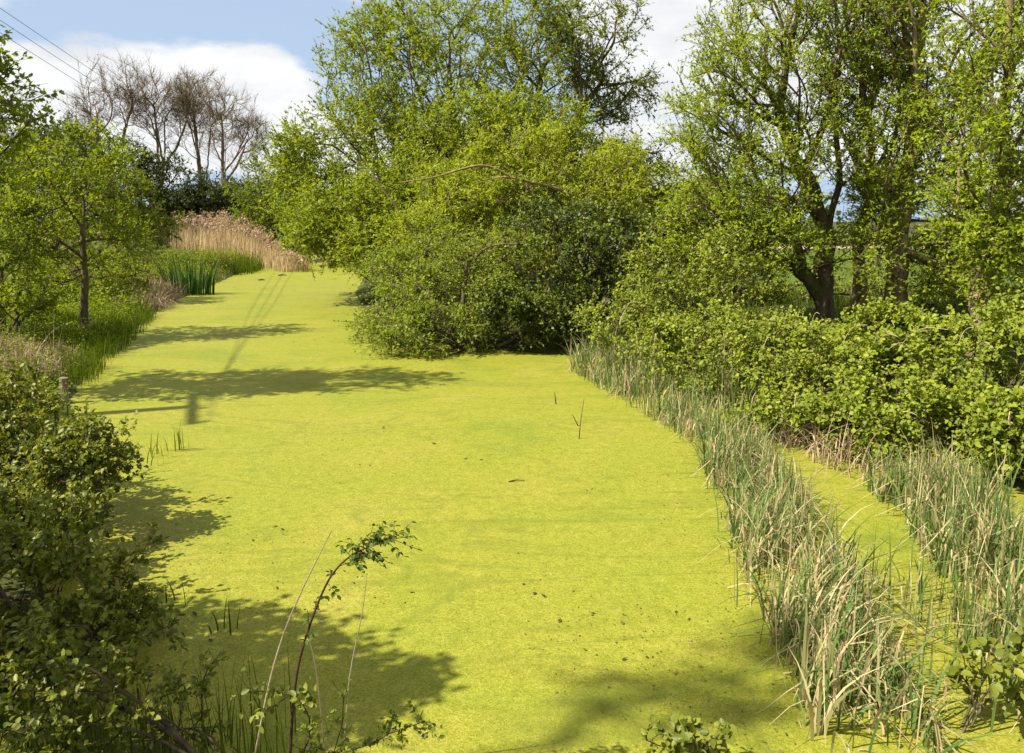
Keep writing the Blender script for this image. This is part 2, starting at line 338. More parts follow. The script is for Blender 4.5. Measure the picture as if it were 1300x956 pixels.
def skeleton(pts, stems, bf, clear):
    """stems: polylines (m,3) laid first; returns positions, parents"""
    pos, par, cost0, ok = [], [], [], []
    for st in stems:
        st = np.asarray(st, float)
        # resample and wobble the stem
        seg = np.linalg.norm(np.diff(st, axis=0), axis=1); cum = np.r_[0, np.cumsum(seg)]; m = max(4, int(cum[-1] / .35) + 1)
        tt = np.linspace(0, cum[-1], m); q = np.stack([np.interp(tt, cum, st[:, k]) for k in range(3)], -1)
        if m > 4:
            for _ in range(2): q[1:-1] = .25 * q[:-2] + .5 * q[1:-1] + .25 * q[2:]
        q[1:] += RNG.normal(size=(m - 1, 3)) * .03
        join = -1
        if pos and q[0, 2] > pos[0][2] + .5:               # a fork: grows out of the nearest point of an earlier stem
            join = int(np.argmin(np.linalg.norm(np.array(pos) - q[0], axis=1))); q[0] = .5 * (q[0] + pos[join])
        for k in range(m):
            pos.append(q[k]); par.append(join if k == 0 else len(pos) - 2); cost0.append(tt[k] + (cost0[join] if join >= 0 else 0)); ok.append(tt[k] >= clear * cum[-1])
    pos = np.array(pos); n0 = len(pos); n = len(pts)
    best = np.full(n, np.inf); bp = np.zeros(n, int); path = np.full(n0 + n, 0.0); path[:n0] = cost0
    for j in range(n0):
        if not ok[j]: continue
        c = np.linalg.norm(pts - pos[j], axis=1) + bf * path[j]; k = c < best; best[k] = c[k]; bp[k] = j
    alln = np.concatenate([pos, np.zeros((n, 3))]); parent = np.concatenate([np.array(par), np.zeros(n, int)]); live = np.ones(n, bool); cnt = n0
    for _ in range(n):
        i = int(np.argmin(np.where(live, best, np.inf))); live[i] = False
        alln[cnt] = pts[i]; parent[cnt] = bp[i]; path[cnt] = path[bp[i]] + np.linalg.norm(pts[i] - alln[bp[i]])
        c = np.linalg.norm(pts - pts[i], axis=1) + bf * path[cnt]; k = live & (c < best); best[k] = c[k]; bp[k] = cnt
        cnt += 1
    return alln, parent, n0

def make_plant(name, label, cat, base, stems, lobes, n=600, bf=.35, clear=.5, tr=.15, S=4, sl=.5, K=8, leaf=(.06, .04), lmat='alder', bark='bark', twig='twig',
               up=.25, droop=.1, shape='diamond', group=None, shell=.30, nup=.6, limbs=8, thin=3, rsp=.004, spread=1.0, crown='crown', trunkname='trunk', limbname='limb', leafdens=1.0, minr=.006, gap=0.5, gs=1.3, ivy=0):
    base = np.asarray(base, float)
    pts = lobe_points(lobes, n, shell)
    pts = pts[pts[:, 2] > H(pts[:, 0], pts[:, 1]) + .08]
    if gap > 0:
        f = np.zeros(len(pts))
        for _ in range(9): f += np.sin(pts @ (unit(RNG.normal(size=3)) * 2 * np.pi / (gs * RNG.uniform(.6, 1.6))) + RNG.uniform(0, 6.3))
        pts = pts[f > np.quantile(f, gap * .55)]
    pos, par, n0 = skeleton(pts, stems, bf, clear)
    cnt = len(pos); kids = [[] for _ in range(cnt)]
    for i in range(cnt):
        if par[i] >= 0: kids[par[i]].append(i)
    order = np.arange(cnt)
    tips = np.zeros(cnt)
    done = [k for k in range(cnt)]
    # attraction nodes always come after their parent, so a reverse sweep counts tips
    for i in range(cnt - 1, -1, -1):
        if not kids[i]: tips[i] = 1
        if par[i] >= 0: tips[par[i]] += tips[i]
    # smooth the wood a little
    sp = pos.copy()
    for _ in range(2):
        q = sp.copy()
        for i in range(n0, cnt):
            if kids[i]:
                j = max(kids[i], key=lambda k: tips[k]); q[i] = .25 * sp[par[i]] + .5 * sp[i] + .25 * sp[j]
        sp = q
    pos = sp
    roots = [i for i in range(cnt) if par[i] < 0]
    rad = np.zeros(cnt); rootof = np.zeros(cnt, int)
    for i in range(cnt):
        rootof[i] = i if par[i] < 0 else rootof[par[i]]
    rt = max(tips[r] for r in roots)
    rad = np.maximum(minr, tr * (tips / rt) ** .5)
    for r in roots:
        i = r; h0 = pos[r, 2]
        while True:
            rad[i] *= 1 + .45 * math.exp(-(pos[i, 2] - h0) / .35)
            nk = [k for k in kids[i] if k < n0]
            if not nk: break
            i = nk[0]
    e = empty(name, base); tag(e, label, cat, group)
    # chains
    start = [(r, None) for r in roots]; chains = []
    while start:
        i, pa = start.pop()
        ch = [pa] if pa is not None else []; first = True
        while True:
            ch.append(i)
            if not kids[i]: break
            ks = sorted(kids[i], key=lambda k: -tips[k])
            stemk = [k for k in ks if k < n0]
            main = stemk[0] if stemk else ks[0]
            for k in ks:
                if k != main: start.append((k, i))
            i = main
        chains.append((ch, pa))
    tw = Acc(); nl = 0
    cands = sorted([c for c in chains if c[1] is not None], key=lambda c: -rad[c[0][1]])
    limbset = set(id(c) for c in cands[:limbs] if rad[c[0][1]] > tr * .16)
    for c in chains:
        ch, pa = c
        if len(ch) < 2: continue
        P = pos[ch] - base; r = rad[ch].copy()
        if pa is not None: r[0] = min(r[0], r[1] * 1.15)
        if pa is None:
            P[0, 2] -= .15
            P, r = refine(P, r, 2)
            V, F = tube(P, r, 12); a = np.zeros(len(V)); k0 = 10 if tr > .14 else 4
            for _ in range(k0): a += np.sin(V @ (RNG.normal(size=3) * (9, 9, 4)) + RNG.uniform(0, 6.3)) * .055
            a = a + RNG.normal(size=len(V)) * .02
            ctr = np.repeat(P, 12, 0); V = ctr + (V - ctr) * (1 + a)[:, None]
            tko = link(trunkname, npmesh(trunkname, V, F, M[bark], smooth=True), e)
            if ivy:
                q = RNG.integers(0, len(P), ivy); rz_ = RNG.uniform(0, 6.3, ivy); out = np.stack([np.cos(rz_), np.sin(rz_), np.zeros(ivy)], -1)
                q = q[np.sin(P[q, 2] * 2.1 + rz_) > -.2]; out = out[:len(q)]; mq = len(q)
                Vv, Ff, per = leaf_quads(P[q] + out * (r[q, None] * RNG.uniform(.95, 1.45, (mq, 1))) + RNG.normal(size=(mq, 3)) * .04, RNG.normal(size=(mq, 3)) * .6 - (0, 0, .6), out + RNG.normal(size=(mq, 3)) * .3, RNG.uniform(.04, .08, mq), RNG.uniform(.03, .06, mq))
                tag(link('ivy', npmesh('ivy', Vv, Ff, M['ivy'], RNG.uniform(0, 1, mq)), tko), kind='stuff')
        elif id(c) in limbset:
            P, r = refine(P, r, 2)
            V, F = tube(P, r, 7); link(limbname, npmesh(limbname, V, F, M[bark], smooth=True), e)
        else:
            big = r[0] > .02
            V, F = tube(P, r, 5 if big else 3); tw.add(V, F)
    # sprigs
    th = np.where((tips <= thin) & (np.arange(cnt) >= n0))[0]
    if len(th) == 0: th = np.arange(n0, cnt)
    nd = np.repeat(th, S); m = len(nd)
    pr = par[nd]; d0 = unit(pos[nd] - pos[pr]); f = RNG.uniform(0, .9, m)[:, None]
    start = pos[nd] * (1 - f * .8) + pos[pr] * f * .8
    d = unit(d0 * .8 + unit(RNG.normal(size=(m, 3))) * spread + np.array([0, 0, up]))
    ln = sl * RNG.uniform(.45, 1.25, m)
    end = start + d * ln[:, None] - np.array([0, 0, 1.0]) * (droop * ln)[:, None]
    start -= base; end -= base
    side = unit(np.cross(d, RNG.normal(size=(m, 3)))) * rsp
    tw.add(np.stack([start - side, start + side, end + side * .5, end - side * .5], 1).reshape(-1, 3), np.arange(m * 4).reshape(-1, 4))
    o = link('twigs', tw.mesh('twigs', M[twig]), e); tag(o, kind='stuff')
    if K > 0:
        clump = np.repeat(RNG.uniform(0, 1, len(th)), S) * .35 + RNG.uniform(0, 1, m) * .2
        q = np.repeat(np.arange(m), K); mm = len(q)
        if leafdens < 1:
            q = q[RNG.uniform(size=mm) < leafdens]; mm = len(q)
        t = RNG.uniform(.12, 1.0, mm)
        P = start[q] + (end - start)[q] * t[:, None]
        D = unit(d[q] * .55 + unit(RNG.normal(size=(mm, 3))) * .9 - np.array([0, 0, .15]))
        Nn = unit(unit(RNG.normal(size=(mm, 3))) * (1 - nup) + np.array([-.42, -.25, .85]) * nup)
        zf = RNG.uniform(.42, 1.35, mm); Ll = leaf[0] * zf; Ww = leaf[1] * zf * RNG.uniform(.75, 1.15, mm)
        V, F, per = leaf_quads(P, D, Nn, Ll, Ww, shape)
        tint = np.clip(clump[q] + RNG.uniform(0, .45, mm), 0, 1)
        o = link(crown, npmesh(crown, V, F, M[lmat], np.repeat(tint, per)), e); tag(o, kind='stuff')
        nl = mm
    return e
def refine(P, r, k):
    for _ in range(k):
        if len(P) < 3: return P, r
        Q = np.empty((2 * len(P) - 1, 3)); q = np.empty(2 * len(P) - 1)
        Q[0::2] = P; q[0::2] = r; Q[1::2] = .5 * (P[1:] + P[:-1]); q[1::2] = .5 * (r[1:] + r[:-1])
        Q[2:-1:2] = .25 * Q[1:-2:2] + .5 * Q[2:-1:2] + .25 * Q[3::2]
        P, r = Q, q
    return P, r
def lb(px, py, Y, rx, ry, rz, w=1.0):
    """lobe from its place in the picture, its depth and its half sizes (pixels, pixels, metres)"""
    return (at(px, py, Y), (rx * Y / FPX, rz, ry * Y / FPX), w)
def foot(px, Y):
    x = (px - 650) / FPX * Y; x = x * 1.0
    return np.array([x, Y, hz(x, Y) - .05])
def bush(name, label, cat, px, Y, lobes, nst=6, lumps=4, **kw):
    b = foot(px, Y); st = []; main = list(lobes)
    if lumps:
        for c, r, w in main:
            for _ in range(lumps):
                d = unit(RNG.normal(size=3) * (1, .8, .6) + (0, -.3, .55)); q = RNG.uniform(.28, .62)
                lobes = lobes + [(np.asarray(c) + d * np.asarray(r) * .92, tuple(np.asarray(r) * q), w * .26)]
    for k in range(nst):
        l = main[k % len(main)]; c = np.asarray(l[0]); 
        b2 = b + np.array([RNG.uniform(-.5, .5), RNG.uniform(-.4, .4), 0]) * min(1.0, l[1][0] * .5); b2[2] = hz(b2[0], b2[1]) - .08
        tgt = c + RNG.uniform(-.4, .4, 3) * np.asarray(l[1]); mid = .5 * (b2 + tgt) + np.array([0, 0, .15 * abs(tgt[2] - b2[2])])
        st.append([b2, mid, tgt])
    kw.setdefault('clear', .15); kw.setdefault('trunkname', 'stem'); kw.setdefault('crown', 'foliage')
    return make_plant(name, label, cat, b, st, lobes, **kw)

# ================================================================== trees in the middle
b = foot(585, 33)
make_plant('alder_tree', 'largest bushy alder tree in the centre, bright crown overhanging the pond bend', 'tree', b,
    [[b, b + (0, 0, 2.5), at(575, 150, 33), at(570, 40, 33)], [b + (-.6, 0, 0), b + (-1.2, -.3, 2), at(470, 200, 31.5)]],
    [lb(560, 110, 33, 135, 105, 4.2, 3), lb(470, 195, 31.5, 100, 80, 3.6, 2.2), lb(620, 40, 33.5, 110, 85, 4, 2), lb(415, 265, 30, 62, 55, 2.6, 1.1), lb(480, 90, 32.5, 75, 60, 3, 1), lb(560, 240, 30.5, 120, 70, 3, 1.6), lb(440, 300, 28, 50, 30, 2, .5), lb(400, 215, 31, 55, 50, 2.4, 1), lb(640, 170, 34.5, 110, 60, 3, 1.3), lb(690, 250, 34, 100, 60, 2.6, 1), lb(520, 170, 31, 90, 60, 2.2, 1.2), lb(590, 210, 31, 110, 55, 2.2, 1.2), lb(370, 200, 31, 30, 35, 1.6, .4), lb(500, 40, 32.5, 50, 45, 2, .6), lb(450, 270, 26.5, 62, 45, 1.8, 1.2), lb(405, 300, 27, 40, 26, 1.5, .5), lb(520, 235, 27, 60, 45, 1.8, 1), lb(600, 165, 28.5, 80, 50, 2, 1.2), lb(685, 165, 29.5, 75, 50, 2, 1.1), lb(760, 215, 30, 50, 40, 1.8, .6), lb(480, 310, 25, 50, 32, 1.5, .9), lb(560, 285, 26, 70, 45, 1.6, 1.2), lb(640, 250, 27.5, 80, 50, 1.6, 1)],
    n=4300, bf=.30, clear=.35, tr=.30, S=6, sl=.75, K=13, leaf=(.100, .074), gap=.22, gs=2.0, shape='tri', lmat='alder', up=.2, limbs=14, rsp=.006)
b = foot(690, 36)
make_plant('alder_tree', 'tall sparse alder with dark open branches above the ivy bush', 'tree', b,
    [[b, at(665, 250, 36), at(680, 140, 36), at(690, 80, 36)], [b + (.3, 0, 0), at(690, 240, 36), at(725, 170, 36.2), at(745, 130, 36.5)]],
    [lb(700, 60, 36, 85, 60, 3.4, 2.2), lb(765, 120, 36.5, 62, 40, 2.6, 1.2), lb(740, 200, 36, 95, 40, 3, 1.2), lb(800, 135, 36.5, 30, 20, 1.5, .3), lb(780, 40, 36, 40, 40, 2, .5), lb(800, 240, 36, 60, 55, 2.5, 1)],
    n=1700, bf=.28, clear=.5, tr=.26, S=5, sl=.6, K=9, leaf=(.105, .075), shape='tri', lmat='alder_far', twig='twig_dark', up=.15, limbs=14, rsp=.007, gap=.6, gs=2)
b = foot(640, 24.5)
make_plant('willow_tree', 'pale yellow-green willow with arching bare limbs in front of the alders', 'tree', b,
    [[b, at(660, 320, 24.5), at(690, 260, 24.5), at(640, 205, 24), at(560, 220, 23)], [b + (-.4, 0, 0), at(590, 330, 24), at(520, 280, 23.5), at(480, 235, 23)], [b + (.3, .2, 0), at(700, 300, 25), at(750, 230, 25)]],
    [lb(610, 250, 24, 70, 35, 1.6, 1.0), lb(540, 290, 23.5, 36, 30, 1.4, .5), lb(715, 240, 25, 75, 40, 1.8, 1.1), lb(640, 195, 25, 45, 34, 1.2, .4), lb(560, 225, 24.6, 34, 24, 1.0, .3), lb(690, 190, 25.5, 30, 30, 1.0, .3), lb(640, 300, 23.5, 85, 36, 1.6, .9), lb(780, 250, 26, 50, 45, 2, .6), lb(790, 200, 26, 30, 30, 1.2, .25)],
    n=1900, bf=.30, clear=.3, tr=.16, S=6, sl=.75, K=12, leaf=(.105, .044), gap=.7, gs=1.2, thin=4, shape='tri', lmat='willow', up=.05, droop=.25, limbs=14, rsp=.005, bark='bark_pale')
wil = [o for o in COL.objects if o.name.startswith('willow_tree')][0]
for pp, r0 in (([(745, 262, 23.6), (712, 238, 22.2), (672, 228, 21.8), (640, 226, 21.6), (600, 232, 21.4)], .075), ([(690, 262, 22.6), (640, 212, 21.8), (600, 208, 21.4), (560, 224, 21.2), (505, 232, 21)], .055),
               ([(640, 300, 22.4), (560, 330, 21.4), (530, 310, 21), (512, 270, 20.9), (485, 235, 20.8), (465, 205, 20.8)], .055), ([(700, 270, 22.4), (690, 262, 22), (650, 255, 21.6), (600, 262, 21.4), (575, 250, 21.3)], .04), ([(560, 330, 21.4), (540, 335, 20.6), (500, 318, 20), (470, 316, 19.6)], .035)):
    P = np.array([at(q[0], q[1], q[2] + 1.5) for q in pp]) - np.array(wil.location); P[1:-1] += RNG.normal(size=(len(pp) - 2, 3)) * .06; P, r = refine(P, np.linspace(r0, r0 * .25, len(pp)), 3)
    V, F = tube(P, r, 7); link('limb', npmesh('limb', V, F, M['bark_pale'], smooth=True), wil)
bush('sallow_bush', 'twiggy sallow bush trailing branches onto the duckweed at its left edge', 'bush', 500, 19.5,
    [lb(535, 365, 19.5, 55, 48, 1.3, 1.4), lb(500, 412, 18.4, 34, 20, .9, .7), lb(575, 320, 20, 45, 38, 1.2, .8), lb(490, 345, 21, 28, 30, .9, .4), lb(468, 402, 19.5, 14, 7, .5, .10), lb(525, 435, 17.6, 28, 12, .5, .25)],
    nst=8, n=950, bf=.3, tr=.06, S=5, sl=.6, K=9, leaf=(.068, .042), lmat='sallow', droop=.3, limbs=8, rsp=.004, gap=.9, gs=.9, lumps=7, shell=.42)
bush('sallow_bush', 'tangled sallow bush hanging brown twigs to the waterline below the willow', 'bush', 585, 17.6,
    [lb(580, 385, 17.6, 80, 58, 1.2, 1.5), lb(535, 425, 16.9, 50, 30, .8, 1), lb(640, 350, 18, 70, 55, 1.3, 1.2), lb(620, 425, 17, 55, 30, .8, .9), lb(520, 350, 18.2, 26, 34, .7, .4), lb(600, 320, 18, 30, 30, .7, .4), lb(560, 448, 16.2, 40, 8, .4, .2)],
    nst=9, n=1050, bf=.3, tr=.06, S=5, sl=.55, K=8, leaf=(.064, .042), lmat='sallow', droop=.35, limbs=10, rsp=.004, gap=.9, gs=.9, lumps=7, shell=.42)
bush('ivy_bush', 'dark glossy evergreen bush beside the water, black gaps between its leaf clumps', 'bush', 745, 18.5,
    [lb(735, 335, 18.5, 95, 65, 1.7, 2), lb(700, 395, 17.8, 55, 50, 1.2, 1.2), lb(790, 370, 18.2, 70, 60, 1.5, 1.5), lb(690, 300, 19, 60, 40, 1.3, 1), lb(740, 425, 17.2, 50, 26, .8, .7), lb(650, 405, 17.0, 35, 40, .6, .6)],
    nst=9, n=1400, bf=.3, tr=.09, S=5, sl=.34, K=9, leaf=(.070, .055), lmat='ivy', shape='diamond', limbs=8, gap=.7, gs=.8, shell=.4, twig='twig_dark', bark='bark', lumps=7)
bush('thicket', 'tall dark thicket on the left bank rising behind the sapling', 'thicket', 60, 50,
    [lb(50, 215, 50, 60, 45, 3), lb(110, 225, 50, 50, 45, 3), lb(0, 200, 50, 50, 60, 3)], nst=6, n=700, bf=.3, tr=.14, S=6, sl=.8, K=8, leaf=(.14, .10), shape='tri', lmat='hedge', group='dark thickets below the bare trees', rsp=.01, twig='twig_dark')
bush('fresh_bush', 'small rounded fresh green bush at the far bend behind the dry reeds', 'bush', 340, 57,
    [lb(340, 260, 57, 48, 55, 3, 2), lb(375, 285, 55, 40, 40, 2.5, 1.3), lb(320, 285, 57, 28, 35, 2, .7)],
    nst=6, n=600, bf=.3, tr=.14, S=6, sl=.8, K=9, leaf=(.15, .11), shape='tri', lmat='fresh', rsp=.008)
bush('fresh_bush', 'low leafy bush closing the far end of the pond under the alder', 'bush', 425, 50,
    [lb(430, 295, 50, 60, 30, 2.5, 2), lb(480, 285, 46, 50, 40, 2.5, 1.5), lb(395, 300, 56, 40, 22, 2, .8)],
    nst=6, n=550, bf=.3, tr=.12, S=6, sl=.8, K=9, leaf=(.14, .10), shape='tri', lmat='alder', rsp=.008)
bush('background_bush', 'shadowy bush seen through the gap between centre trees and pollards', 'bush', 815, 41,
    [lb(815, 265, 41, 60, 55, 3, 2), lb(880, 275, 40, 50, 45, 3, 1.2), lb(760, 270, 41, 45, 50, 3, 1.2)],
    nst=6, n=650, bf=.3, tr=.14, S=6, sl=.8, K=8, leaf=(.12, .09), shape='tri', lmat='alder_far', rsp=.008)

# ================================================================== pollard willows on the right
b = foot(1052, 17)
make_plant('pollard_willow', 'pollard willow with thick dark low limbs fanning a tall bushy crown over the brambles', 'tree', b,
    [[b, at(1045, 340, 17), at(1050, 290, 17), at(1070, 215, 17), at(1060, 170, 17)], [b + (.05, .1, 0), at(1035, 350, 17), at(995, 335, 16.8), at(960, 320, 16.6), at(930, 270, 16.5)],
     [at(1050, 300, 17), at(1020, 215, 17), at(1000, 190, 17.1), at(985, 120, 17.1)]],
    [lb(900, 190, 17, 62, 120, 1.5, 2), lb(960, 80, 17, 80, 120, 1.8, 2.2), lb(1040, 30, 17, 90, 130, 2, 2), lb(880, 300, 16.5, 55, 60, 1.3, 1), lb(970, 240, 16.6, 70, 70, 1.5, 1.1), lb(1040, -150, 17, 120, 110, 2, 1.2), lb(1030, 180, 16.5, 80, 60, 1.5, .9), lb(1085, 310, 15.8, 85, 40, .8, .3), lb(990, 300, 15.9, 70, 45, .9, .8)],
    n=3000, bf=.5, clear=.4, tr=.18, S=5, sl=.45, K=8, leaf=(.062, .044), shape='tri', lmat='pollard', up=.45, limbs=14, rsp=.004, bark='bark', shell=.4, ivy=700, gap=.55, gs=1.3)
b = foot(1090, 17.6)
make_plant('pollard_willow', 'slender pale-barked willow with a knobbly bent stem between the two thick pollards', 'tree', b,
    [[b, at(1092, 340, 17.6), at(1088, 300, 17.6), at(1104, 262, 17.6), at(1108, 232, 17.6), at(1122, 222, 17.6)]],
    [lb(1110, 150, 17.6, 55, 90, 1.2, 1), lb(1090, 60, 17.8, 60, 110, 1.3, 1), lb(1120, 250, 17.4, 50, 40, 1, .6)],
    n=800, bf=.6, clear=.7, tr=.15, S=5, sl=.45, K=8, leaf=(.062, .044), shape='tri', lmat='pollard', up=.5, limbs=6, bark='bark_pale', shell=.4, gap=.55, gs=1.3)
b = foot(1138, 16.6)
make_plant('pollard_willow', 'stoutest pollard willow, straight ivy-clad trunk rising out of the picture', 'tree', b,
    [[b, at(1137, 370, 16.6), at(1145, 260, 16.6), at(1160, 150, 16.6), at(1170, 40, 16.6), at(1175, -60, 16.6)]],
    [lb(1160, 80, 16.6, 75, 100, 1.6, 1.5), lb(1200, 200, 16.6, 70, 70, 1.5, 1), lb(1130, 280, 16.2, 50, 60, 1, .8), lb(1180, -100, 16.6, 130, 150, 2.2, 2), lb(1230, 60, 16.6, 80, 100, 1.8, 1.2), lb(1220, 310, 16.8, 60, 40, 1.3, .8), lb(1110, 0, 16.6, 80, 100, 1.6, 1), lb(1140, 190, 15.8, 90, 60, 1, 1), lb(1190, 350, 16.2, 60, 30, 1, .8), lb(1130, 350, 15.6, 50, 30, .6, .15)],
    n=2700, bf=.42, clear=.2, tr=.22, S=5, sl=.45, K=8, leaf=(.062, .044), shape='tri', lmat='pollard', up=.3, limbs=14, rsp=.0045, bark='bark_pale', shell=.4, ivy=2600, gap=.55, gs=1.3)
b = foot(1246, 13)
make_plant('pollard_willow', 'knobbly sunlit willow trunk at the far right edge with leafy side shoots', 'tree', b,
    [[b, at(1252, 370, 13), at(1266, 300, 13), at(1268, 230, 13), at(1276, 190, 13), at(1282, 60, 13), at(1285, -80, 13)]],
    [lb(1260, 90, 13, 75, 100, 1.2, 1.4), lb(1300, 230, 12.7, 60, 70, 1, 1), lb(1290, 330, 12.6, 60, 60, .9, .8), lb(1290, -80, 13, 100, 100, 1.5, 1.2), lb(1330, 120, 13, 80, 120, 1.4, 1), lb(1220, 260, 13.2, 40, 60, .8, .7), lb(1265, 200, 12.2, 50, 60, .6, .7), lb(1270, 300, 12.2, 45, 40, .5, .5)],
    n=1700, bf=.45, clear=.25, tr=.16, S=5, sl=.4, K=7, leaf=(.062, .046), lmat='pollard', up=.3, limbs=10, bark='bark_pale', shape='tri', shell=.4, gap=.45, gs=1.1)

# ================================================================== brambles along the right bank
BR = [
 ('bramble thicket below the dark evergreen bush, behind the first tall reeds', 790, 14.6, [lb(790, 420, 14.6, 60, 35, .9), lb(840, 400, 15.2, 60, 45, 1.0)], 420),
 ('tall bramble thicket rising beside the pollard crown, left of the trunks', 880, 16.0, [lb(880, 360, 16, 70, 60, 1.2), lb(930, 385, 15.6, 60, 45, 1.0), lb(830, 370, 16.6, 50, 50, 1.1)], 560),
 ('bright bramble mound behind the middle of the reed strip', 860, 13.0, [lb(855, 455, 13, 75, 40, .9), lb(910, 450, 13, 60, 45, .9)], 480),
 ('bramble mound right of the reed strip, below the dark limbs', 950, 12.0, [lb(950, 465, 12, 80, 48, .9), lb(1000, 440, 12.6, 60, 40, .8)], 520),
 ('broad bramble mound in front of the slender bent willow', 1060, 11.0, [lb(1060, 470, 11, 85, 55, .9), lb(1110, 445, 11.6, 60, 40, .8)], 520),
 ('bramble mound with a bare twig, in front of the stout pollard', 1160, 10.4, [lb(1160, 475, 10.4, 80, 60, .9), lb(1120, 520, 9.6, 70, 45, .7), lb(1180, 435, 11.2, 40, 28, .6)], 560),
 ('bramble mound at the right edge below the sunlit trunk', 1270, 9.6, [lb(1270, 480, 9.6, 75, 65, .9), lb(1320, 450, 10, 60, 60, .9)], 480),
 ('low bramble spilling over the back reeds at the right edge', 1290, 8.4, [lb(1290, 560, 8.4, 80, 50, .6), lb(1230, 540, 8.9, 60, 40, .6)], 420),
 ('low bramble sprawl between the reed strip and the back reeds', 1080, 9.2, [lb(1085, 560, 9.2, 75, 42, .6), lb(1010, 530, 10, 60, 35, .6)], 420),
]
for lab, px, Y, lobes, n in BR:
    e = bush('bramble_bush', lab, 'bramble', px, Y, lobes, nst=8, lumps=6, n=int(n * 1.5), bf=.25, tr=.014, S=5, sl=.30, K=9, leaf=(.055, .045), lmat='bramble', shape='oval' if Y < 11.5 else 'diamond', group='brambles on the right bank',
         limbs=0, nup=.68, shell=.28, minr=.003, rsp=.003, droop=.05, gap=1.15, gs=.7)
    bp = np.array(e.location)
    for k in range(7):
        c, rr_, _ = lobes[k % len(lobes)]; c = np.asarray(c) - bp; rr_ = np.asarray(rr_); d = RNG.uniform(-1, 1)
        a0 = c + rr_ * (d * .5, RNG.uniform(-.6, .2), .3); a2 = c + rr_ * (d + RNG.uniform(-.5, .5), RNG.uniform(-1.2, -.3), RNG.uniform(.6, 1.25)); a1 = .5 * (a0 + a2) + (0, 0, .25)
        P, r = refine(np.array([a0, .6 * a0 + .4 * a1 + (0, 0, .04), a1, a2]), np.array([.007, .006, .005, .003]), 2)
        V, F = tube(P, r, 4); link('cane', npmesh('cane', V, F, M['strawstem' if k % 3 == 0 else 'briar'], smooth=True), e)
bush('understory_bush', 'shaded leafy undergrowth behind the pollard trunks before the field', 'bush', 990, 20.5,
    [lb(960, 365, 20.5, 70, 40, 1.0), lb(1050, 375, 21, 60, 30, 1.0), lb(900, 345, 21, 60, 50, 1.0)], nst=7, n=520, bf=.3, tr=.05, S=5, sl=.4, K=7, leaf=(.08, .06), shape='tri', lmat='bramble')
bush('understory_bush', 'dark low undergrowth between stout pollard and sunlit trunk', 'bush', 1190, 18,
    [lb(1195, 400, 18, 60, 26, .9), lb(1260, 395, 18.5, 60, 28, .9)], nst=6, n=380, bf=.3, tr=.04, S=5, sl=.35, K=7, leaf=(.07, .055), shape='tri', lmat='ivy')

# ================================================================== left bank trees and bushes
b = foot(105, 18.9)
make_plant('young_tree', 'slim young tree with a straight stem on the left bank', 'tree', b,
    [[b, at(107, 360, 18.9), at(106, 290, 18.9), at(104, 210, 18.9)]],
    [lb(85, 270, 18.9, 80, 70, 1.5, 2), lb(40, 335, 18.5, 60, 40, 1.2, 1), lb(130, 205, 19, 45, 50, 1.2, .9), lb(165, 290, 19, 32, 34, 1.0, .5), lb(10, 230, 18.5, 60, 80, 1.4, 1.0), lb(70, 190, 18.6, 40, 45, 1, .6)],
    n=1000, bf=.3, clear=.3, tr=.075, S=4, sl=.5, K=7, leaf=(.085, .066), lmat='young', up=.1, limbs=8, gap=1.1, gs=1.3)
b = np.array([-10.6, 11.9, hz(-10.6, 11.9)])
make_plant('young_tree', 'leafy branches of the tree reaching in at the upper left corner', 'tree', b,
    [[b, b + (.1, 0, 2.5), b + (.5, 0, 5), b + (.6, 0, 7.2)]],
    [((-9.8, 12.0, 5.6), (2.3, 1.1, 1.6), 2), ((-8.2, 12.2, 4.5), (1.3, .9, .9), 1.1), ((-8.1, 11.9, 5.6), (1.3, .8, .7), .9), ((-10.0, 11.8, 7.8), (2.4, 1.1, 1.3), 1.4), ((-8.5, 12.2, 3.2), (1.2, .8, .8), .9), ((-8.4, 11.8, 7.3), (1.4, .8, .8), .8)],
    n=1250, bf=.32, clear=.35, tr=.11, S=4, sl=.42, K=6, leaf=(.075, .060), lmat='young', shape='oval', limbs=8, gap=.6, gs=1.2)
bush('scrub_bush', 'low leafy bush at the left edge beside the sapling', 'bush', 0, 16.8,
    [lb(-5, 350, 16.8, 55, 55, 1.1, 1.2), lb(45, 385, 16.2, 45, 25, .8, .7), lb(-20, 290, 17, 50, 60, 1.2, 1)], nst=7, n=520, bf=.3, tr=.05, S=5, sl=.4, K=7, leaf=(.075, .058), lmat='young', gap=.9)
bush('scrub_bush', 'dense green scrub on the left bank behind the young tree', 'bush', 70, 27,
    [lb(60, 290, 27, 90, 75, 1.8, 1.5), lb(140, 320, 27, 50, 42, 1.5, 1), lb(-10, 240, 27, 80, 110, 1.8, 1.2), lb(90, 350, 25, 70, 30, 1.2, .7)], nst=7, n=900, bf=.3, tr=.07, S=5, sl=.5, K=8, leaf=(.08, .06), shape='tri', lmat='young', rsp=.005)
bush('scrub_bush', 'mid green scrub mass on the left bank between young tree and dark hedge', 'bush', 60, 40,
    [lb(70, 230, 40, 75, 45, 2.5, 1.5), lb(130, 265, 40, 55, 50, 2.2, 1.2), lb(0, 230, 40, 60, 70, 2.5, 1), lb(185, 290, 42, 35, 22, 1.6, .6)], nst=7, n=800, bf=.3, tr=.11, S=6, sl=.7, K=8, leaf=(.12, .09), shape='tri', lmat='fresh', rsp=.007)
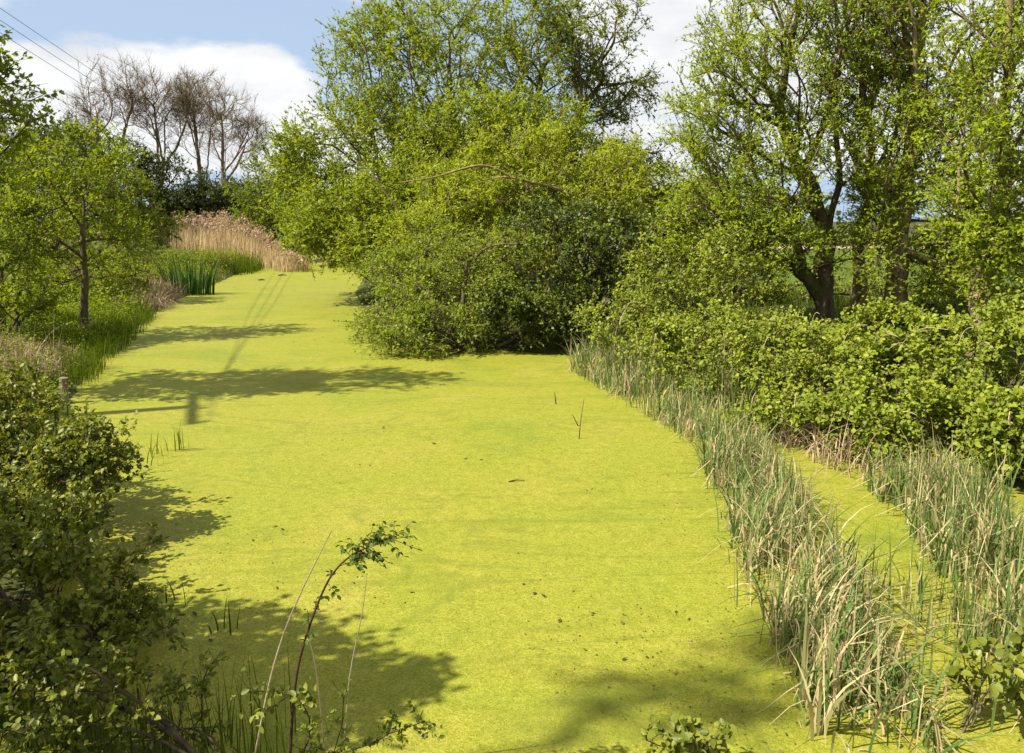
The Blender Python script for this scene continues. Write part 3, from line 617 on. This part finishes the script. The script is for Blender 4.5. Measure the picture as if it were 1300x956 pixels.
HG = [('dark thicket under the first bare tree', 150, 62, [lb(130, 230, 62, 60, 40, 3), lb(100, 215, 62, 60, 45, 3)]),
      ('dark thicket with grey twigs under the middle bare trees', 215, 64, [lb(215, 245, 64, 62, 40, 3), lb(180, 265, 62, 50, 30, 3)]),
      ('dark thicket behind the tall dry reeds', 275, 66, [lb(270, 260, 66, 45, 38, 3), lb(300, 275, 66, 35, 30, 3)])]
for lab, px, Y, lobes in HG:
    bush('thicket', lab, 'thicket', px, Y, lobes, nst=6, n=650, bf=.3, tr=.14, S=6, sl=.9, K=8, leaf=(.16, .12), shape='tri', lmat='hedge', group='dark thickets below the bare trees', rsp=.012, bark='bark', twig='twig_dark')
BT = [('bare tree standing alone at the left of the leafless group', 141, 72, 215, [(138, 122, 44, 50), (112, 150, 30, 40), (166, 128, 24, 45)]),
      ('bare tree with wide forked limbs in the middle of the leafless group', 205, 74, 225, [(205, 142, 42, 52), (186, 130, 26, 44), (232, 130, 26, 38)]),
      ('bare tree with many upright limbs behind the leafless group', 258, 76, 245, [(252, 148, 42, 56), (240, 128, 26, 36)]),
      ('bare tree leaning right at the end of the leafless group', 282, 73, 245, [(300, 165, 36, 48), (275, 145, 30, 48), (322, 175, 20, 28)])]
for lab, px, Y, fy, bl in BT:
    b = foot(px, Y); lob = [lb(x, y, Y, rx, ry, rx * Y / FPX * .8) for x, y, rx, ry in bl]
    sts = [[b, at(px, fy, Y), at(px + 2, fy - 25, Y)]]
    for k, (x, y, rx, ry) in enumerate(bl + bl[:2]):
        tx = x + RNG.uniform(-.45, .45) * rx; f0 = fy + 18 - 14 * k
        sts.append([at(px + RNG.uniform(-1, 1), f0, Y), at(px + (tx - px) * .45 + RNG.uniform(-3, 3), f0 - (f0 - y) * .32, Y + RNG.uniform(-1, 1)), at(tx, y + ry * .15, Y + RNG.uniform(-1.5, 1.5))])
    make_plant('bare_tree', lab, 'tree', b, sts, lob,
        n=1250, bf=.30, clear=.35, tr=.20, S=6, sl=1.0, K=1, leafdens=.3, leaf=(.10, .07), lmat='hedge', bark='bark_bare', twig='bark_bare', up=.45, limbs=14, rsp=.009, minr=.012, shell=.55, spread=.6, group='bare trees on the skyline', crown='buds')

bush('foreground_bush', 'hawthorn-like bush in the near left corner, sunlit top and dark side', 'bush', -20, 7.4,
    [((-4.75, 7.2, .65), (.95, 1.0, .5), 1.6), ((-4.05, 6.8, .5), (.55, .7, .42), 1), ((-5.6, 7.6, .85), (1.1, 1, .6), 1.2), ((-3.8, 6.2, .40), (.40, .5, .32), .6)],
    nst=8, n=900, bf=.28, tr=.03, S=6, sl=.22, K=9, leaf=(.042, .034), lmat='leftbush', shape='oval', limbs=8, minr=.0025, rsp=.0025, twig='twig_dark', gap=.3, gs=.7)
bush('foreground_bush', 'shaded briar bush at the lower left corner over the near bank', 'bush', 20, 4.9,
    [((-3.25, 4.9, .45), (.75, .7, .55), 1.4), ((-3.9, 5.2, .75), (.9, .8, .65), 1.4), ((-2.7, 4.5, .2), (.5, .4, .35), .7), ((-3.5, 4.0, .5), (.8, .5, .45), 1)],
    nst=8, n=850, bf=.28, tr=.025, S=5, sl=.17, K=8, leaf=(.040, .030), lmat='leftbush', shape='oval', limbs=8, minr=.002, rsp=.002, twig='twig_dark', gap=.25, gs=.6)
bush('low_briar', 'low shaded briar along the bottom edge beside the bending shoot', 'bush', 300, 3.6,
    [((-1.5, 3.55, .35), (.75, .3, .28), 1), ((-2.2, 3.6, .4), (.5, .35, .4), 1)], nst=7, n=240, bf=.3, tr=.012, S=4, sl=.12, K=6, leaf=(.034, .024), lmat='leftbush', shape='oval', limbs=0, minr=.0015, rsp=.0015, twig='twig_dark')
bush('low_briar', 'dark bramble sprig at the bottom edge in front of the reeds', 'bush', 905, 3.6,
    [((.95, 3.75, .10), (.28, .12, .09), 1)], nst=4, n=34, bf=.3, tr=.008, S=3, sl=.10, K=4, leaf=(.05, .04), lmat='leftbush', shape='oval', limbs=0, minr=.0015, rsp=.0015, twig='twig_dark')
bush('low_briar', 'dark bramble sprig in the bottom right corner', 'bush', 1270, 3.9,
    [((2.75, 4.1, .30), (.35, .2, .2), 1)], nst=4, n=50, bf=.3, tr=.008, S=3, sl=.12, K=4, leaf=(.06, .05), lmat='leftbush', shape='oval', limbs=0, minr=.0015, rsp=.0015, twig='twig_dark')

# trees outside the frame on the left: their shade lies on the near water
b = np.array([-5.8, 3.4, hz(-5.8, 3.4)])
make_plant('bank_tree', 'tree beyond the left edge that shades the near corner of the pond', 'tree', b, [[b, b + (0, 0, 2), b + (.2, 0, 4)]],
    [((-5.0, 3.8, 2.9), (1.4, .9, 1.1), 2), ((-4.7, 3.0, 3.1), (1.1, .7, 1.0), 1.6), ((-4.2, 3.3, 3.8), (.6, .4, .5), .5)], n=650, bf=.3, clear=.4, tr=.09, S=5, sl=.35, K=8, leaf=(.075, .06), lmat='young', limbs=6)
b = np.array([-10.8, .1, hz(-10.8, .1)])
make_plant('bank_tree', 'tall tree beyond the left edge casting faint shade on the near water', 'tree', b, [[b, b + (0, 0, 6), b + (.5, 0, 13)]],
    [((-9.7, .45, 13.6), (.7, .2, .35), 1), ((-8.9, 1.0, 13.4), (.3, .15, .2), .3)], n=70, bf=.3, clear=.8, tr=.045, S=4, sl=.4, K=6, leaf=(.08, .06), lmat='young', limbs=6)

# far hedge across the field
pts = []
hx = RNG.uniform(10, 150, 16000); hy = 70 + RNG.normal(size=16000) * 1.2; top = 1.5 + .5 * np.sin(hx * .33) + .4 * np.sin(hx * .11 + 2)
P = np.stack([hx, hy, H(hx, hy) + RNG.uniform(0, 1, 16000) ** .6 * top], -1)
V, F, per = leaf_quads(P, RNG.normal(size=P.shape), RNG.normal(size=P.shape) + (0, 0, 1), RNG.uniform(.25, .5, len(P)), RNG.uniform(.2, .35, len(P)))
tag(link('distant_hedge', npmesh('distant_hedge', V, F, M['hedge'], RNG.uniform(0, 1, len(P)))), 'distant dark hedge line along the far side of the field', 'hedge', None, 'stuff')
def wood(name, label, x0, x1, y, h, n, lab='hedge'):
    hx = RNG.uniform(x0, x1, n); hy = y + RNG.normal(size=n) * 3; top = h * (1 + .25 * np.sin(hx * .12 + y) + .18 * np.sin(hx * .31))
    P = np.stack([hx, hy, H(hx, hy) + RNG.uniform(0, 1, n) ** .6 * top], -1)
    V, F, per = leaf_quads(P, RNG.normal(size=P.shape), RNG.normal(size=P.shape) + (0, 0, 1), RNG.uniform(.5, 1.0, n), RNG.uniform(.4, .8, n))
    tag(link(name, npmesh(name, V, F, M[lab], RNG.uniform(0, 1, n))), label, 'woodland', None, 'stuff')
wood('far_woodland', 'far-off line of trees closing the view behind the pond', -120, 40, 105, 5.5, 16000)

# ================================================================== reeds and grass
def strip_points(poly, n, width, jit=0):
    poly = np.array(poly, float); seg = np.linalg.norm(np.diff(poly, axis=0), axis=1); cum = np.r_[0, np.cumsum(seg)]
    t = RNG.uniform(0, cum[-1], n); x = np.interp(t, cum, poly[:, 0]); y = np.interp(t, cum, poly[:, 1])
    w = np.interp(t, cum, width) if np.ndim(width) else width
    a = RNG.uniform(0, 2 * np.pi, n); r = np.sqrt(RNG.uniform(0, 1, n)) * w
    return np.stack([x + np.cos(a) * r, y + np.sin(a) * r], -1)
def clump_filter(p, s=2.2, keep=.5, ph=0):
    f = np.sin(p[:, 0] * s + ph) * np.sin(p[:, 1] * s * 1.2 + 1 + ph) + .5 * np.sin(p[:, 0] * 5.1 + p[:, 1] * 3.3)
    return p[(f > -.25) | (RNG.uniform(size=len(p)) < keep)]
def blades(name, label, cat, p, hmin, hmax, w, mat, dry=.3, bendf=.35, leanbias=(0, 0), broken=.0, seg=4, z=None, kind='stuff', tipw=.12):
    n = len(p); z = np.maximum(H(p[:, 0], p[:, 1]), -.02) if z is None else np.full(n, z)
    B = np.stack([p[:, 0], p[:, 1], z - .01], -1)
    h = RNG.uniform(hmin, hmax, n); a = RNG.uniform(0, 2 * np.pi, n)
    h = h * (.88 + .2 * np.sin(p[:, 0] * 4.1 + p[:, 1] * 1.7) * np.sin(p[:, 1] * 3.3 + .5) + .1 * np.sin(p[:, 0] * 9 + p[:, 1] * 7))
    ln = unit(np.stack([np.cos(a) + leanbias[0], np.sin(a) + leanbias[1], np.zeros(n)], -1))
    bend = np.abs(RNG.normal(size=n)) * bendf * h
    kink = np.where(RNG.uniform(size=n) < broken, RNG.uniform(.35, .8, n), 2.0)
    isdry = (RNG.uniform(size=n) < dry) | ((kink < 1) & (RNG.uniform(size=n) < .6))
    tint = np.where(isdry, RNG.uniform(.66, 1, n), RNG.uniform(0, .55, n))
    V, F = blade_strips(B, h, ln, bend, np.full(n, w) * RNG.uniform(.6, 1.2, n), seg, None, tipw, kink)
    o = link(name, npmesh(name, V, F, M[mat], np.repeat(tint, seg)))
    tag(o, label, cat, None, kind); return o
def weeds(name, label, p, h, r, mat, K=14, leaf=.07):
    n = len(p); q = np.repeat(np.arange(n), K); m = len(q); hh = RNG.uniform(.3, 1, n) * h
    P = np.stack([p[q, 0] + RNG.normal(size=m) * r, p[q, 1] + RNG.normal(size=m) * r, np.maximum(H(p[:, 0], p[:, 1]), 0)[q] + RNG.uniform(.05, 1, m) ** .7 * hh[q]], -1)
    V, F, per = leaf_quads(P, RNG.normal(size=(m, 3)) * (1, 1, .5), RNG.normal(size=(m, 3)) * .5 + (-.3, -.2, .9), leaf * RNG.uniform(.5, 1.2, m), leaf * .6 * RNG.uniform(.6, 1.2, m))
    tag(link(name, npmesh(name, V, F, M[mat], np.clip(np.repeat(RNG.uniform(0, .5, n), K) + RNG.uniform(0, .5, m), 0, 1))), label, 'weeds', None, 'stuff')
g2 = lambda px, py: gr(px, py)[:2]
front = [g2(735, 462), g2(790, 492), g2(860, 530), g2(925, 572), g2(965, 640), g2(1000, 715), g2(1040, 790), g2(1075, 870), g2(1110, 950)]
p = clump_filter(strip_points(front[:5], 2900, [.4, .45, .42, .4, .36]), keep=.2)
blades('reed_bed', 'strip of upright grey-green reeds along the open duckweed before the brambles', 'reeds', p, .20, .76, .019, 'reed', .34, .42, (.1, -.2), .32, 5)
p = clump_filter(strip_points(front[3:], 3900, [.42, .44, .42, .40, .36, .34]), 3.0, keep=.22)
blades('reed_bed', 'near end of the reed strip, many bent straw blades left of the channel', 'reeds', p, .22, .68, .020, 'reed', .40, .6, (.6, -.1), .42, 5)
back = [g2(1150, 625), g2(1215, 675), g2(1265, 740), g2(1310, 810), g2(1350, 880)]
p = clump_filter(strip_points(back, 2800, [.42, .46, .46, .5, .5]), 2.8, keep=.22, ph=1.3)
blades('reed_bed', 'back reeds beyond the narrow duckweed channel at the right edge', 'reeds', p, .28, .85, .020, 'reed', .30, .38, (.1, -.2), .32, 5)
p = clump_filter(strip_points([g2(1150, 745), g2(1185, 830), g2(1230, 900)], 180, .3), keep=.3)
blades('reed_bed', 'sparse reed shoots standing in the narrow duckweed channel', 'reeds', p, .35, .8, .014, 'reed', .2, .35, (0, 0), .2, 5)
p = strip_points([g2(760, 455), g2(850, 492), g2(950, 530)], 900, .45)
blades('reed_bed', 'dense reeds between the water and the bramble mounds', 'reeds', p, .4, .95, .018, 'reed', .3, .35, (0, 0), .15, 4)
p = np.concatenate([strip_points(front, 1100, .5), strip_points(back, 700, .55)])
blades('reed_litter', 'matted dead reed blades lying on the water among the reeds', 'reeds', p, .04, .16, .016, 'straw', .6, 4.0, (.2, 0), 0, 5)
p = clump_filter(strip_points([g2(960, 560), g2(1040, 575), g2(1100, 598), g2(1170, 622), g2(1230, 640)], 1300, [.3, .35, .4, .42, .4]), 3.4, .2)
blades('dead_reeds', 'tangle of straw coloured dead reeds at the foot of the brambles', 'reeds', p, .2, .75, .018, 'straw', .75, .6, (-.2, -.3), .45, 5)
p = clump_filter(strip_points([g2(1000, 545), g2(1090, 580), g2(1180, 610)], 500, .4), 3.0, .3)
weeds('water_weeds', 'low leafy weeds creeping from the brambles onto the channel', p, .35, .10, 'bramble', 14, .05)
# scattered single blades leaning over the open water at the strip's edge
p = strip_points([g2(740, 470), g2(880, 560), g2(940, 660), g2(975, 760), g2(1000, 850)], 200, .28)
blades('reed_fringe', 'thin scattered reed blades at the open edge of the reed strip', 'reeds', p, .2, .7, .011, 'reed', .25, .3, (-.5, 0), .25, 4)

# tall dry reeds at the bend on the left
dry = [g2(372, 345), g2(355, 338), g2(335, 335), g2(310, 332), g2(280, 329), g2(245, 326), g2(205, 326)]
p = np.concatenate([strip_points(dry, 4300, [.7, 1.3, 2.0, 2.4, 2.6, 2.6, 2.4]), strip_points(dry[:3], 250, [1.0, 1.8, 2])]); n = len(p)
def dry_h(p): return np.interp(p[:, 0] / p[:, 1] * FPX + 650, [210, 250, 300, 340, 375], [2.6, 2.8, 2.3, 1.6, .8]) * (1 + .12 * np.sin(p[:, 0] * 1.3 + p[:, 1] * .7) + .10 * np.sin(p[:, 0] * 3.1))
hd = dry_h(p)
o = blades('dry_reed_bed', 'tall straw coloured dry reeds with pinkish plumes at the pond bend', 'reeds', p, hd * .5, hd * .95, .035, 'dryreed', .6, .17, (.5, 0), .12, 4)
sel = p[RNG.uniform(size=n) < .17]; k = len(sel); hh = dry_h(sel) * RNG.uniform(.82, 1.08, k); z0 = np.maximum(H(sel[:, 0], sel[:, 1]), 0)
B = np.stack([sel[:, 0], sel[:, 1], z0], -1); sidev = np.tile(np.array([[1.0, 0, 0]]), (k, 1))
V, F = blade_strips(B, hh, sidev, RNG.uniform(.1, .5, k), np.full(k, .022), 4)
acc = Acc(); acc.add(V, F, np.repeat(RNG.uniform(0, 1, k), 4))
tipx = B + np.stack([RNG.uniform(.1, .5, k), RNG.normal(size=k) * .05, hh - .25], -1)
q = np.repeat(np.arange(k), 6); D = unit(RNG.normal(size=(len(q), 3)) * .5 + (.5, 0, .5))
V, F, per = leaf_quads(tipx[q] + RNG.normal(size=(len(q), 3)) * .06, D, RNG.normal(size=(len(q), 3)), RNG.uniform(.12, .28, len(q)), RNG.uniform(.05, .10, len(q)))
acc.add(V, F, RNG.uniform(0, 1, len(q)))
pl = link('plumes', acc.mesh('plumes', M['plume']), o); tag(pl, kind='stuff')

def region_points(x0, x1, y0, y1, n, smin=.05, smax=6, side=None):
    x = RNG.uniform(x0, x1, n); y = RNG.uniform(y0, y1, n); s = sdist(x, y); k = (s > smin) & (s < smax)
    return np.stack([x[k], y[k]], -1)
# left bank grass
p = region_points(-16, -6, 9, 24, 60000, .02, 3.5)
p = clump_filter(p, 1.6, .35)
p = p[::2]
blades('bank_grass', 'fresh green grass on the left bank around the young tree', 'grass', p, .08, .42, .016, 'grass', 0, .45, (.3, 0), 0, 3)
p = region_points(-24, -8, 24, 62, 50000, .0, 5)
p = p[np.hypot(p[:, 0] - gr(240, 375)[0], p[:, 1] - gr(240, 375)[1]) > 1.5]
blades('bank_grass', 'rough green grass on the far left bank', 'grass', p[::2], .15, .5, .025, 'grass', .12, .35, (.3, 0), 0, 3)
blades('dead_grass', 'thin brown dead stems among the grass of the far left bank', 'grass', p[1::5], .2, .7, .02, 'straw', .12, .45, (.3, 0), .2, 3)
p = region_points(-22, -8, 21, 52, 4200, .25, 6); p = clump_filter(p, 1.1, .25)
p = p[np.hypot(p[:, 0] - gr(240, 375)[0], p[:, 1] - gr(240, 375)[1]) > 1.7]
weeds('bank_weeds', 'leafy nettles and weeds on the far left bank behind the iris', p, .8, .16, 'young', 16, .09)
p = clump_filter(region_points(-14, -6, 10.5, 22, 4600, .25, 4), 1.4, .35)
weeds('bank_weeds', 'leafy nettles and weeds around the foot of the young tree', p, .45, .12, 'young', 14, .055)
p = strip_points([(-8.7, 11.2), (-8.7, 13.2), (-9.4, 15.2)], 5200, .95)
blades('dead_grass', 'flattened brown dead grass on the left bank behind the post', 'grass', p, .15, .55, .014, 'straw', .5, .8, (.6, -.3), .4, 4)
p = strip_points([g2(185, 395), g2(215, 372)], 900, .7)
blades('dead_grass', 'heap of dry brown stalks at the left waterline before the iris', 'grass', p, .3, .9, .022, 'straw', .5, .9, (.6, -.4), .3, 4)
p = strip_points([(-9.8, 13.5), (-9.0, 14.6)], 60, .9)
blades('dry_stalks', 'pale dry stalks leaning over the brown grass on the left bank', 'stalks', p, .5, 1.0, .016, 'straw', 1, .5, (3, .5), 0, 4)
p = clump_filter(strip_points([g2(296, 349), g2(318, 342)], 900, .9), 3.1, .15)
blades('rush_clump', 'dark green rush fringe between the iris clump and dry reeds', 'rushes', p, .4, 1.1, .03, 'grass', 0, .3, (0, 0), 0, 4)
p = region_points(3, 22, 13, 25, 15000, .3, 12)
blades('bank_grass', 'shaded rough grass beneath the pollard willows', 'grass', p, .15, .5, .02, 'grass', .1, .4, (0, 0), 0, 3)
p = np.stack([RNG.uniform(-3.2, -1.15, 330), RNG.uniform(3.45, 4.1, 330)], -1)
blades('near_grass', 'bright grass blades along the lower left edge of the picture', 'grass', p, .25, .62, .010, 'grass', .05, .22, (0, 0), 0, 5)

p = strip_points([g2(178, 402), g2(150, 428), g2(108, 462), g2(92, 490)], 2600, [.5, .55, .5, .4]); p = clump_filter(p, 2.4, .2)
blades('bank_tufts', 'bright fresh grass tufts overhanging the left waterline', 'grass', p, .25, .6, .014, 'grass', 0, .45, (.8, -.2), 0, 4)
# ================================================================== countable small plants
def blade_child(parent, name, base, h, lean, bend, w, mat, tint, seg=5, fa=None):
    a = RNG.uniform(0, 2 * np.pi); fc = np.array([[math.cos(a), math.sin(a), 0]]) if fa is None else np.array([fa])
    V, F = blade_strips(np.array([base]), np.array([h]), np.array([lean]), np.array([bend]), np.array([w]), seg, fc)
    return link(name, npmesh(name, V, F, M[mat], np.full(seg, tint)), parent)
b = gr(241, 374); e = empty('iris_clump', b); tag(e, 'clump of dark green sword-leaved iris at the left waterline', 'iris')
for k in range(120):
    a = RNG.uniform(0, 2 * np.pi); r = math.sqrt(RNG.uniform(0, 1)); l = np.array([math.cos(a) * r, math.sin(a) * r * .6, 0])
    blade_child(e, 'leaf', (l[0] * 1.0, l[1] * .8, -.02), RNG.uniform(1.0, 1.6), unit(l + RNG.normal(size=3) * (.2, .2, 0)), RNG.uniform(.05, .45) * (.4 + r), RNG.uniform(.05, .075), 'iris', RNG.uniform(0, .9))
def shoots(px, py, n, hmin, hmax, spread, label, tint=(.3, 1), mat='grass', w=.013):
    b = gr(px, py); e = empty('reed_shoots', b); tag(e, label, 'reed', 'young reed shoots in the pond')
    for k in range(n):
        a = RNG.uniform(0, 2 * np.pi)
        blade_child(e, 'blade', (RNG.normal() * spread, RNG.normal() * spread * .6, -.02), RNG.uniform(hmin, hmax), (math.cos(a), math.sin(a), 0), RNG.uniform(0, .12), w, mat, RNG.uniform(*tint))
shoots(230, 572, 16, .22, .5, .07, 'thickest tuft of young reed blades in the sunlit water near the post')
shoots(202, 578, 9, .15, .45, .10, 'loose tuft of young reed blades left of the thickest tuft')
shoots(196, 590, 4, .15, .3, .05, 'few short reed blades nearest the left bush')
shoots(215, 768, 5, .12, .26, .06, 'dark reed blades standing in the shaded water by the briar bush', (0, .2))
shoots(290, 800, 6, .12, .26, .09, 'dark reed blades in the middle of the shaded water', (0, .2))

def stem_thing(name, label, cat, pts, r0, r1, mat, group=None):
    pts = np.array(pts, float); P, r = refine(pts, np.linspace(r0, r1, len(pts)), 3); b = pts[0].copy()
    V, F = tube(P - b, r, 6); o = link(name, npmesh(name, V, F, M[mat], smooth=True)); o.location = b; tag(o, label, cat, group); return o
g0 = lambda px, Y: np.array([(px - 650) / FPX * Y * 1.06, Y, hz((px - 650) / FPX * Y, Y) - .03])
# dry stems in front
D_ = 3.55
stem_thing('dry_stem', 'pale dry stem leaning right, left of the briar shoot', 'stem', [g0(300, D_), at(345, 838, D_), at(378, 760, D_), at(400, 715, D_), at(421, 674, D_)], .006, .002, 'strawstem', 'dry stems at the bottom edge')
stem_thing('dry_stem', 'pale dry stem standing almost upright, right of the briar shoot', 'stem', [g0(425, D_), at(440, 866, D_), at(455, 805, D_), at(463, 760, D_), at(466, 728, D_)], .0045, .0015, 'strawstem', 'dry stems at the bottom edge')
stem_thing('dry_stem', 'short pale dry stem crossing the foot of the briar shoot', 'stem', [g0(408, D_), at(404, 866, D_), at(398, 830, D_), at(391, 808, D_)], .0045, .002, 'strawstem', 'dry stems at the bottom edge')
# briar shoot
P0 = [g0(352, 3.45), at(372, 866, 3.45), at(386, 815, 3.45), at(410, 745, 3.45), at(432, 714, 3.45), at(458, 697, 3.45), at(482, 690, 3.45), at(505, 683, 3.45)]
P0 = np.array(P0); e = empty('briar_shoot', P0[0]); tag(e, 'thorny reddish briar shoot arching over the duckweed with small leaves at its tip', 'briar')
Pr, rr = refine(P0 - P0[0], np.linspace(.0075, .002, len(P0)), 3); V, F = tube(Pr, rr, 7); stem = link('stem', npmesh('stem', V, F, M['briar'], smooth=True), e)
thorn = npmesh('thorn', np.array([[-.003, 0, -.004], [.003, 0, -.004], [0, 0, .005], [0, .012, -.001]]), np.array([[0, 1, 3], [1, 2, 3], [2, 0, 3], [0, 2, 1]]), M['briar'])
for k in range(26):
    i = RNG.integers(6, len(Pr) - 4); o = link('thorn', thorn, stem); o.location = Pr[i]; o.rotation_euler = (RNG.uniform(-.4, .4), 0, RNG.uniform(0, 6.3))
lv = []
for k in range(3):
    V, F, per = leaf_quads(np.zeros((1, 3)), np.array([[1.0, 0, 0]]), np.array([[0, .1 * k - .1, 1.0]]), np.array([.026 + .004 * k]), np.array([.017 + .002 * k]), 'oval')
    lv.append(npmesh('leaflet', V, F, M['rose'], np.full(per, .2 + .3 * k)))
nP = len(Pr)
for k in range(46):
    u = 1 - RNG.uniform(0, 1) ** 1.4 * .36 if k > 9 else RNG.uniform(.3, .7)
    i = int(u * (nP - 1)); st = Pr[i]; dv = unit(np.array([RNG.normal() * .6 + .3, RNG.normal() * .7, RNG.normal() * .55 + .1])); ln = RNG.uniform(.05, .12)
    en = st + dv * ln; V, F = tube(np.array([st, st + dv * ln * .5, en]), [.0016, .0013, .001], 4); tw = link('side_twig', npmesh('side_twig', V, F, M['briar']), e)
    for j in range(5):
        o = link('leaflet', lv[RNG.integers(0, 3)], tw); t_ = 1 if j == 0 else (.7 if j < 3 else .42); o.location = st + dv * ln * t_
        ang = math.atan2(dv[1], dv[0]) + (0 if j == 0 else (1.1 if j % 2 else -1.1)); o.rotation_euler = (RNG.uniform(-.7, .7), RNG.uniform(-.2, .8), ang)

# ================================================================== post, sticks, pole, wires, debris
b = gr(81, 512); V, F = tube(np.array([[0, 0, -.3], [0, 0, 0], [.012, 0, .15], [.02, .01, .30], [.028, .01, .40]]), [.075, .072, .068, .066, .062], 12)
V = V + RNG.normal(size=V.shape) * .003; n = len(V)
topc = np.array([[.028, .01, .405]]); V = np.concatenate([V, topc]); cap = np.array([[n - 12 + j, n - 12 + (j + 1) % 12, n, n] for j in range(12)])
me = bpy.data.meshes.new('wooden_post'); me.from_pydata(V.tolist(), [], F.tolist() + [[int(q) for q in c[:3]] for c in cap]); me.materials.append(M['wood'])
o = link('wooden_post', me); o.location = b; tag(o, 'short weathered round wooden post standing in the water at the left bank', 'post')

def stick(px, py, pts, r, label):
    b = gr(px, py); return stem_thing('stick', label, 'stick', [b + np.array(q) for q in pts], r, r * .4, 'twig_dark', 'sticks poking from the duckweed')
stick(735, 557, [(0, 0, -.05), (.01, 0, .15), (.03, .02, .3), (.06, .02, .52)], .007, 'tallest thin stick poking up from the open duckweed')
stick(735, 541, [(0, 0, -.02), (-.04, 0, .06), (-.09, .02, .16)], .009, 'short thick stub beside the tallest stick')
stick(706, 513, [(0, 0, -.03), (-.01, 0, .1), (-.03, .02, .18)], .011, 'forked stub poking from the duckweed before the evergreen bush')
stick(332, 356, [(-.15, 0, .0), (0, .02, .05), (.16, 0, .02)], .05, 'small dark floating piece of wood near the dry reeds')
stick(358, 350, [(-.2, 0, .0), (0, .02, .06), (.22, 0, .03)], .05, 'dark floating piece of wood at the foot of the dry reeds')
stick(655, 612, [(-.08, 0, 0), (0, .03, .02), (.09, .02, .01)], .009, 'small dark bent twig floating in the middle of the duckweed')

px_, py_ = -12.1, 9.2; zb = hz(px_, py_); HP = 9.0
e = empty('utility_pole', (px_, py_, zb)); tag(e, 'wooden utility pole beyond the left edge that carries the power lines', 'pole')
V, F = tube(np.array([[0, 0, -.5], [0, 0, 3], [0, 0, 6], [0, 0, HP - zb + .2]]), [.17, .155, .135, .115], 14); link('pole', npmesh('pole', V, F, M['polewood'], smooth=True), e)
wdir = unit(np.array([-5.2, 21.3, 0])); adir = unit(np.array([-.36, .93, 0]))
def box_between(a, b_, w, h):
    a = np.array(a); b_ = np.array(b_); d = unit(b_ - a); s = unit(np.cross(d, (0, 0, 1.0))); u = np.cross(s, d)
    V = np.array([p + s * i * w / 2 + u * j * h / 2 for p in (a, b_) for i, j in ((-1, -1), (1, -1), (1, 1), (-1, 1))])
    return V, np.array([[0, 1, 2, 3], [7, 6, 5, 4], [0, 4, 5, 1], [1, 5, 6, 2], [2, 6, 7, 3], [3, 7, 4, 0]])
zt = HP - zb
V, F = box_between((0, 0, zt) - adir * 1.1 + (.16, 0, 0), (0, 0, zt) + adir * 1.1 + (.16, 0, 0), .09, .10); link('crossarm', npmesh('crossarm', V, F, M['polewood']), e)
ends = []
for s in (-1.0, -.1, .9):
    c = np.array((.16, 0, zt)) + adir * s
    V, F = tube(c + np.array([[0, 0, .05], [0, 0, .10], [0, 0, .14], [0, 0, .2], [0, 0, .25]]), [.02, .05, .035, .055, .02], 10); link('insulator', npmesh('insulator', V, F, M['porcelain'], smooth=True), e)
    ends.append(c + np.array([px_, py_, zb]) + (0, 0, .24))
# far pole behind the thickets
q = np.array([-37.5, 120.0, 0]); q[2] = hz(q[0], q[1]); e = empty('utility_pole', q); tag(e, 'far utility pole behind the bare trees', 'pole')
V, F = tube(np.array([[0, 0, -.5], [0, 0, 4], [0, 0, 8.6]]), [.16, .14, .11], 10); link('pole', npmesh('pole', V, F, M['polewood'], smooth=True), e)
V, F = box_between((-1.1, -.2, 8.2), (1.1, .2, 8.2), .12, .14); link('crossarm', npmesh('crossarm', V, F, M['polewood']), e)
for k, (a, lab) in enumerate(zip(ends, ('lowest of the three thin power lines crossing the sky', 'middle of the three thin power lines crossing the sky', 'highest of the three thin power lines crossing the sky'))):
    z2 = q + np.array([-1 + k, 0, 8.2]); t_ = np.linspace(0, 1, 40)[:, None]
    P = a + (z2 - a) * t_; P[:, 2] += -1.2 * (4 * t_ * (1 - t_))[:, 0] * .5 + (k - 1) * .35 * np.minimum(1, t_[:, 0] * 8)
    V, F = tube(P, np.full(40, .009), 5); o = link('power_line', npmesh('power_line', V - a, F, M['wire'])); o.location = a; tag(o, lab, 'wire', 'power lines')

# floating specks and bits on the duckweed
n = 16000; y = 3.2 + RNG.uniform(0, 1, n) ** 1.6 * 22; x = RNG.uniform(-1, 1, n) * (2 + y * .45); s = sdist(x, y); k = s < -.1
f = np.sin(x * 1.1 + .7 * y) * np.sin(y * .9 - .5 * x + 1) + .6 * np.sin(x * 3.1 - 1.3 * y) * np.sin(y * 2.7 + x) + RNG.normal(size=n) * .3
k &= f > 0.45
x, y = x[k], y[k]; n = len(x); a = RNG.uniform(0, 6.28, n)
P = np.stack([x, y, np.full(n, .004)], -1); D = np.stack([np.cos(a), np.sin(a), RNG.uniform(0, .25, n)], -1)
sz = RNG.uniform(.008, .024, n) * np.where(RNG.uniform(size=n) < .06, RNG.uniform(1.8, 3.4, n), 1)
V, F, per = leaf_quads(P, D, np.tile([[0, 0, 1.0]], (n, 1)), sz, sz * RNG.uniform(.25, .6, n))
tag(link('floating_debris', npmesh('floating_debris', V, F, M['debris'], RNG.uniform(0, 1, n))), 'dark specks and leaf bits scattered over the duckweed', 'debris', None, 'stuff')
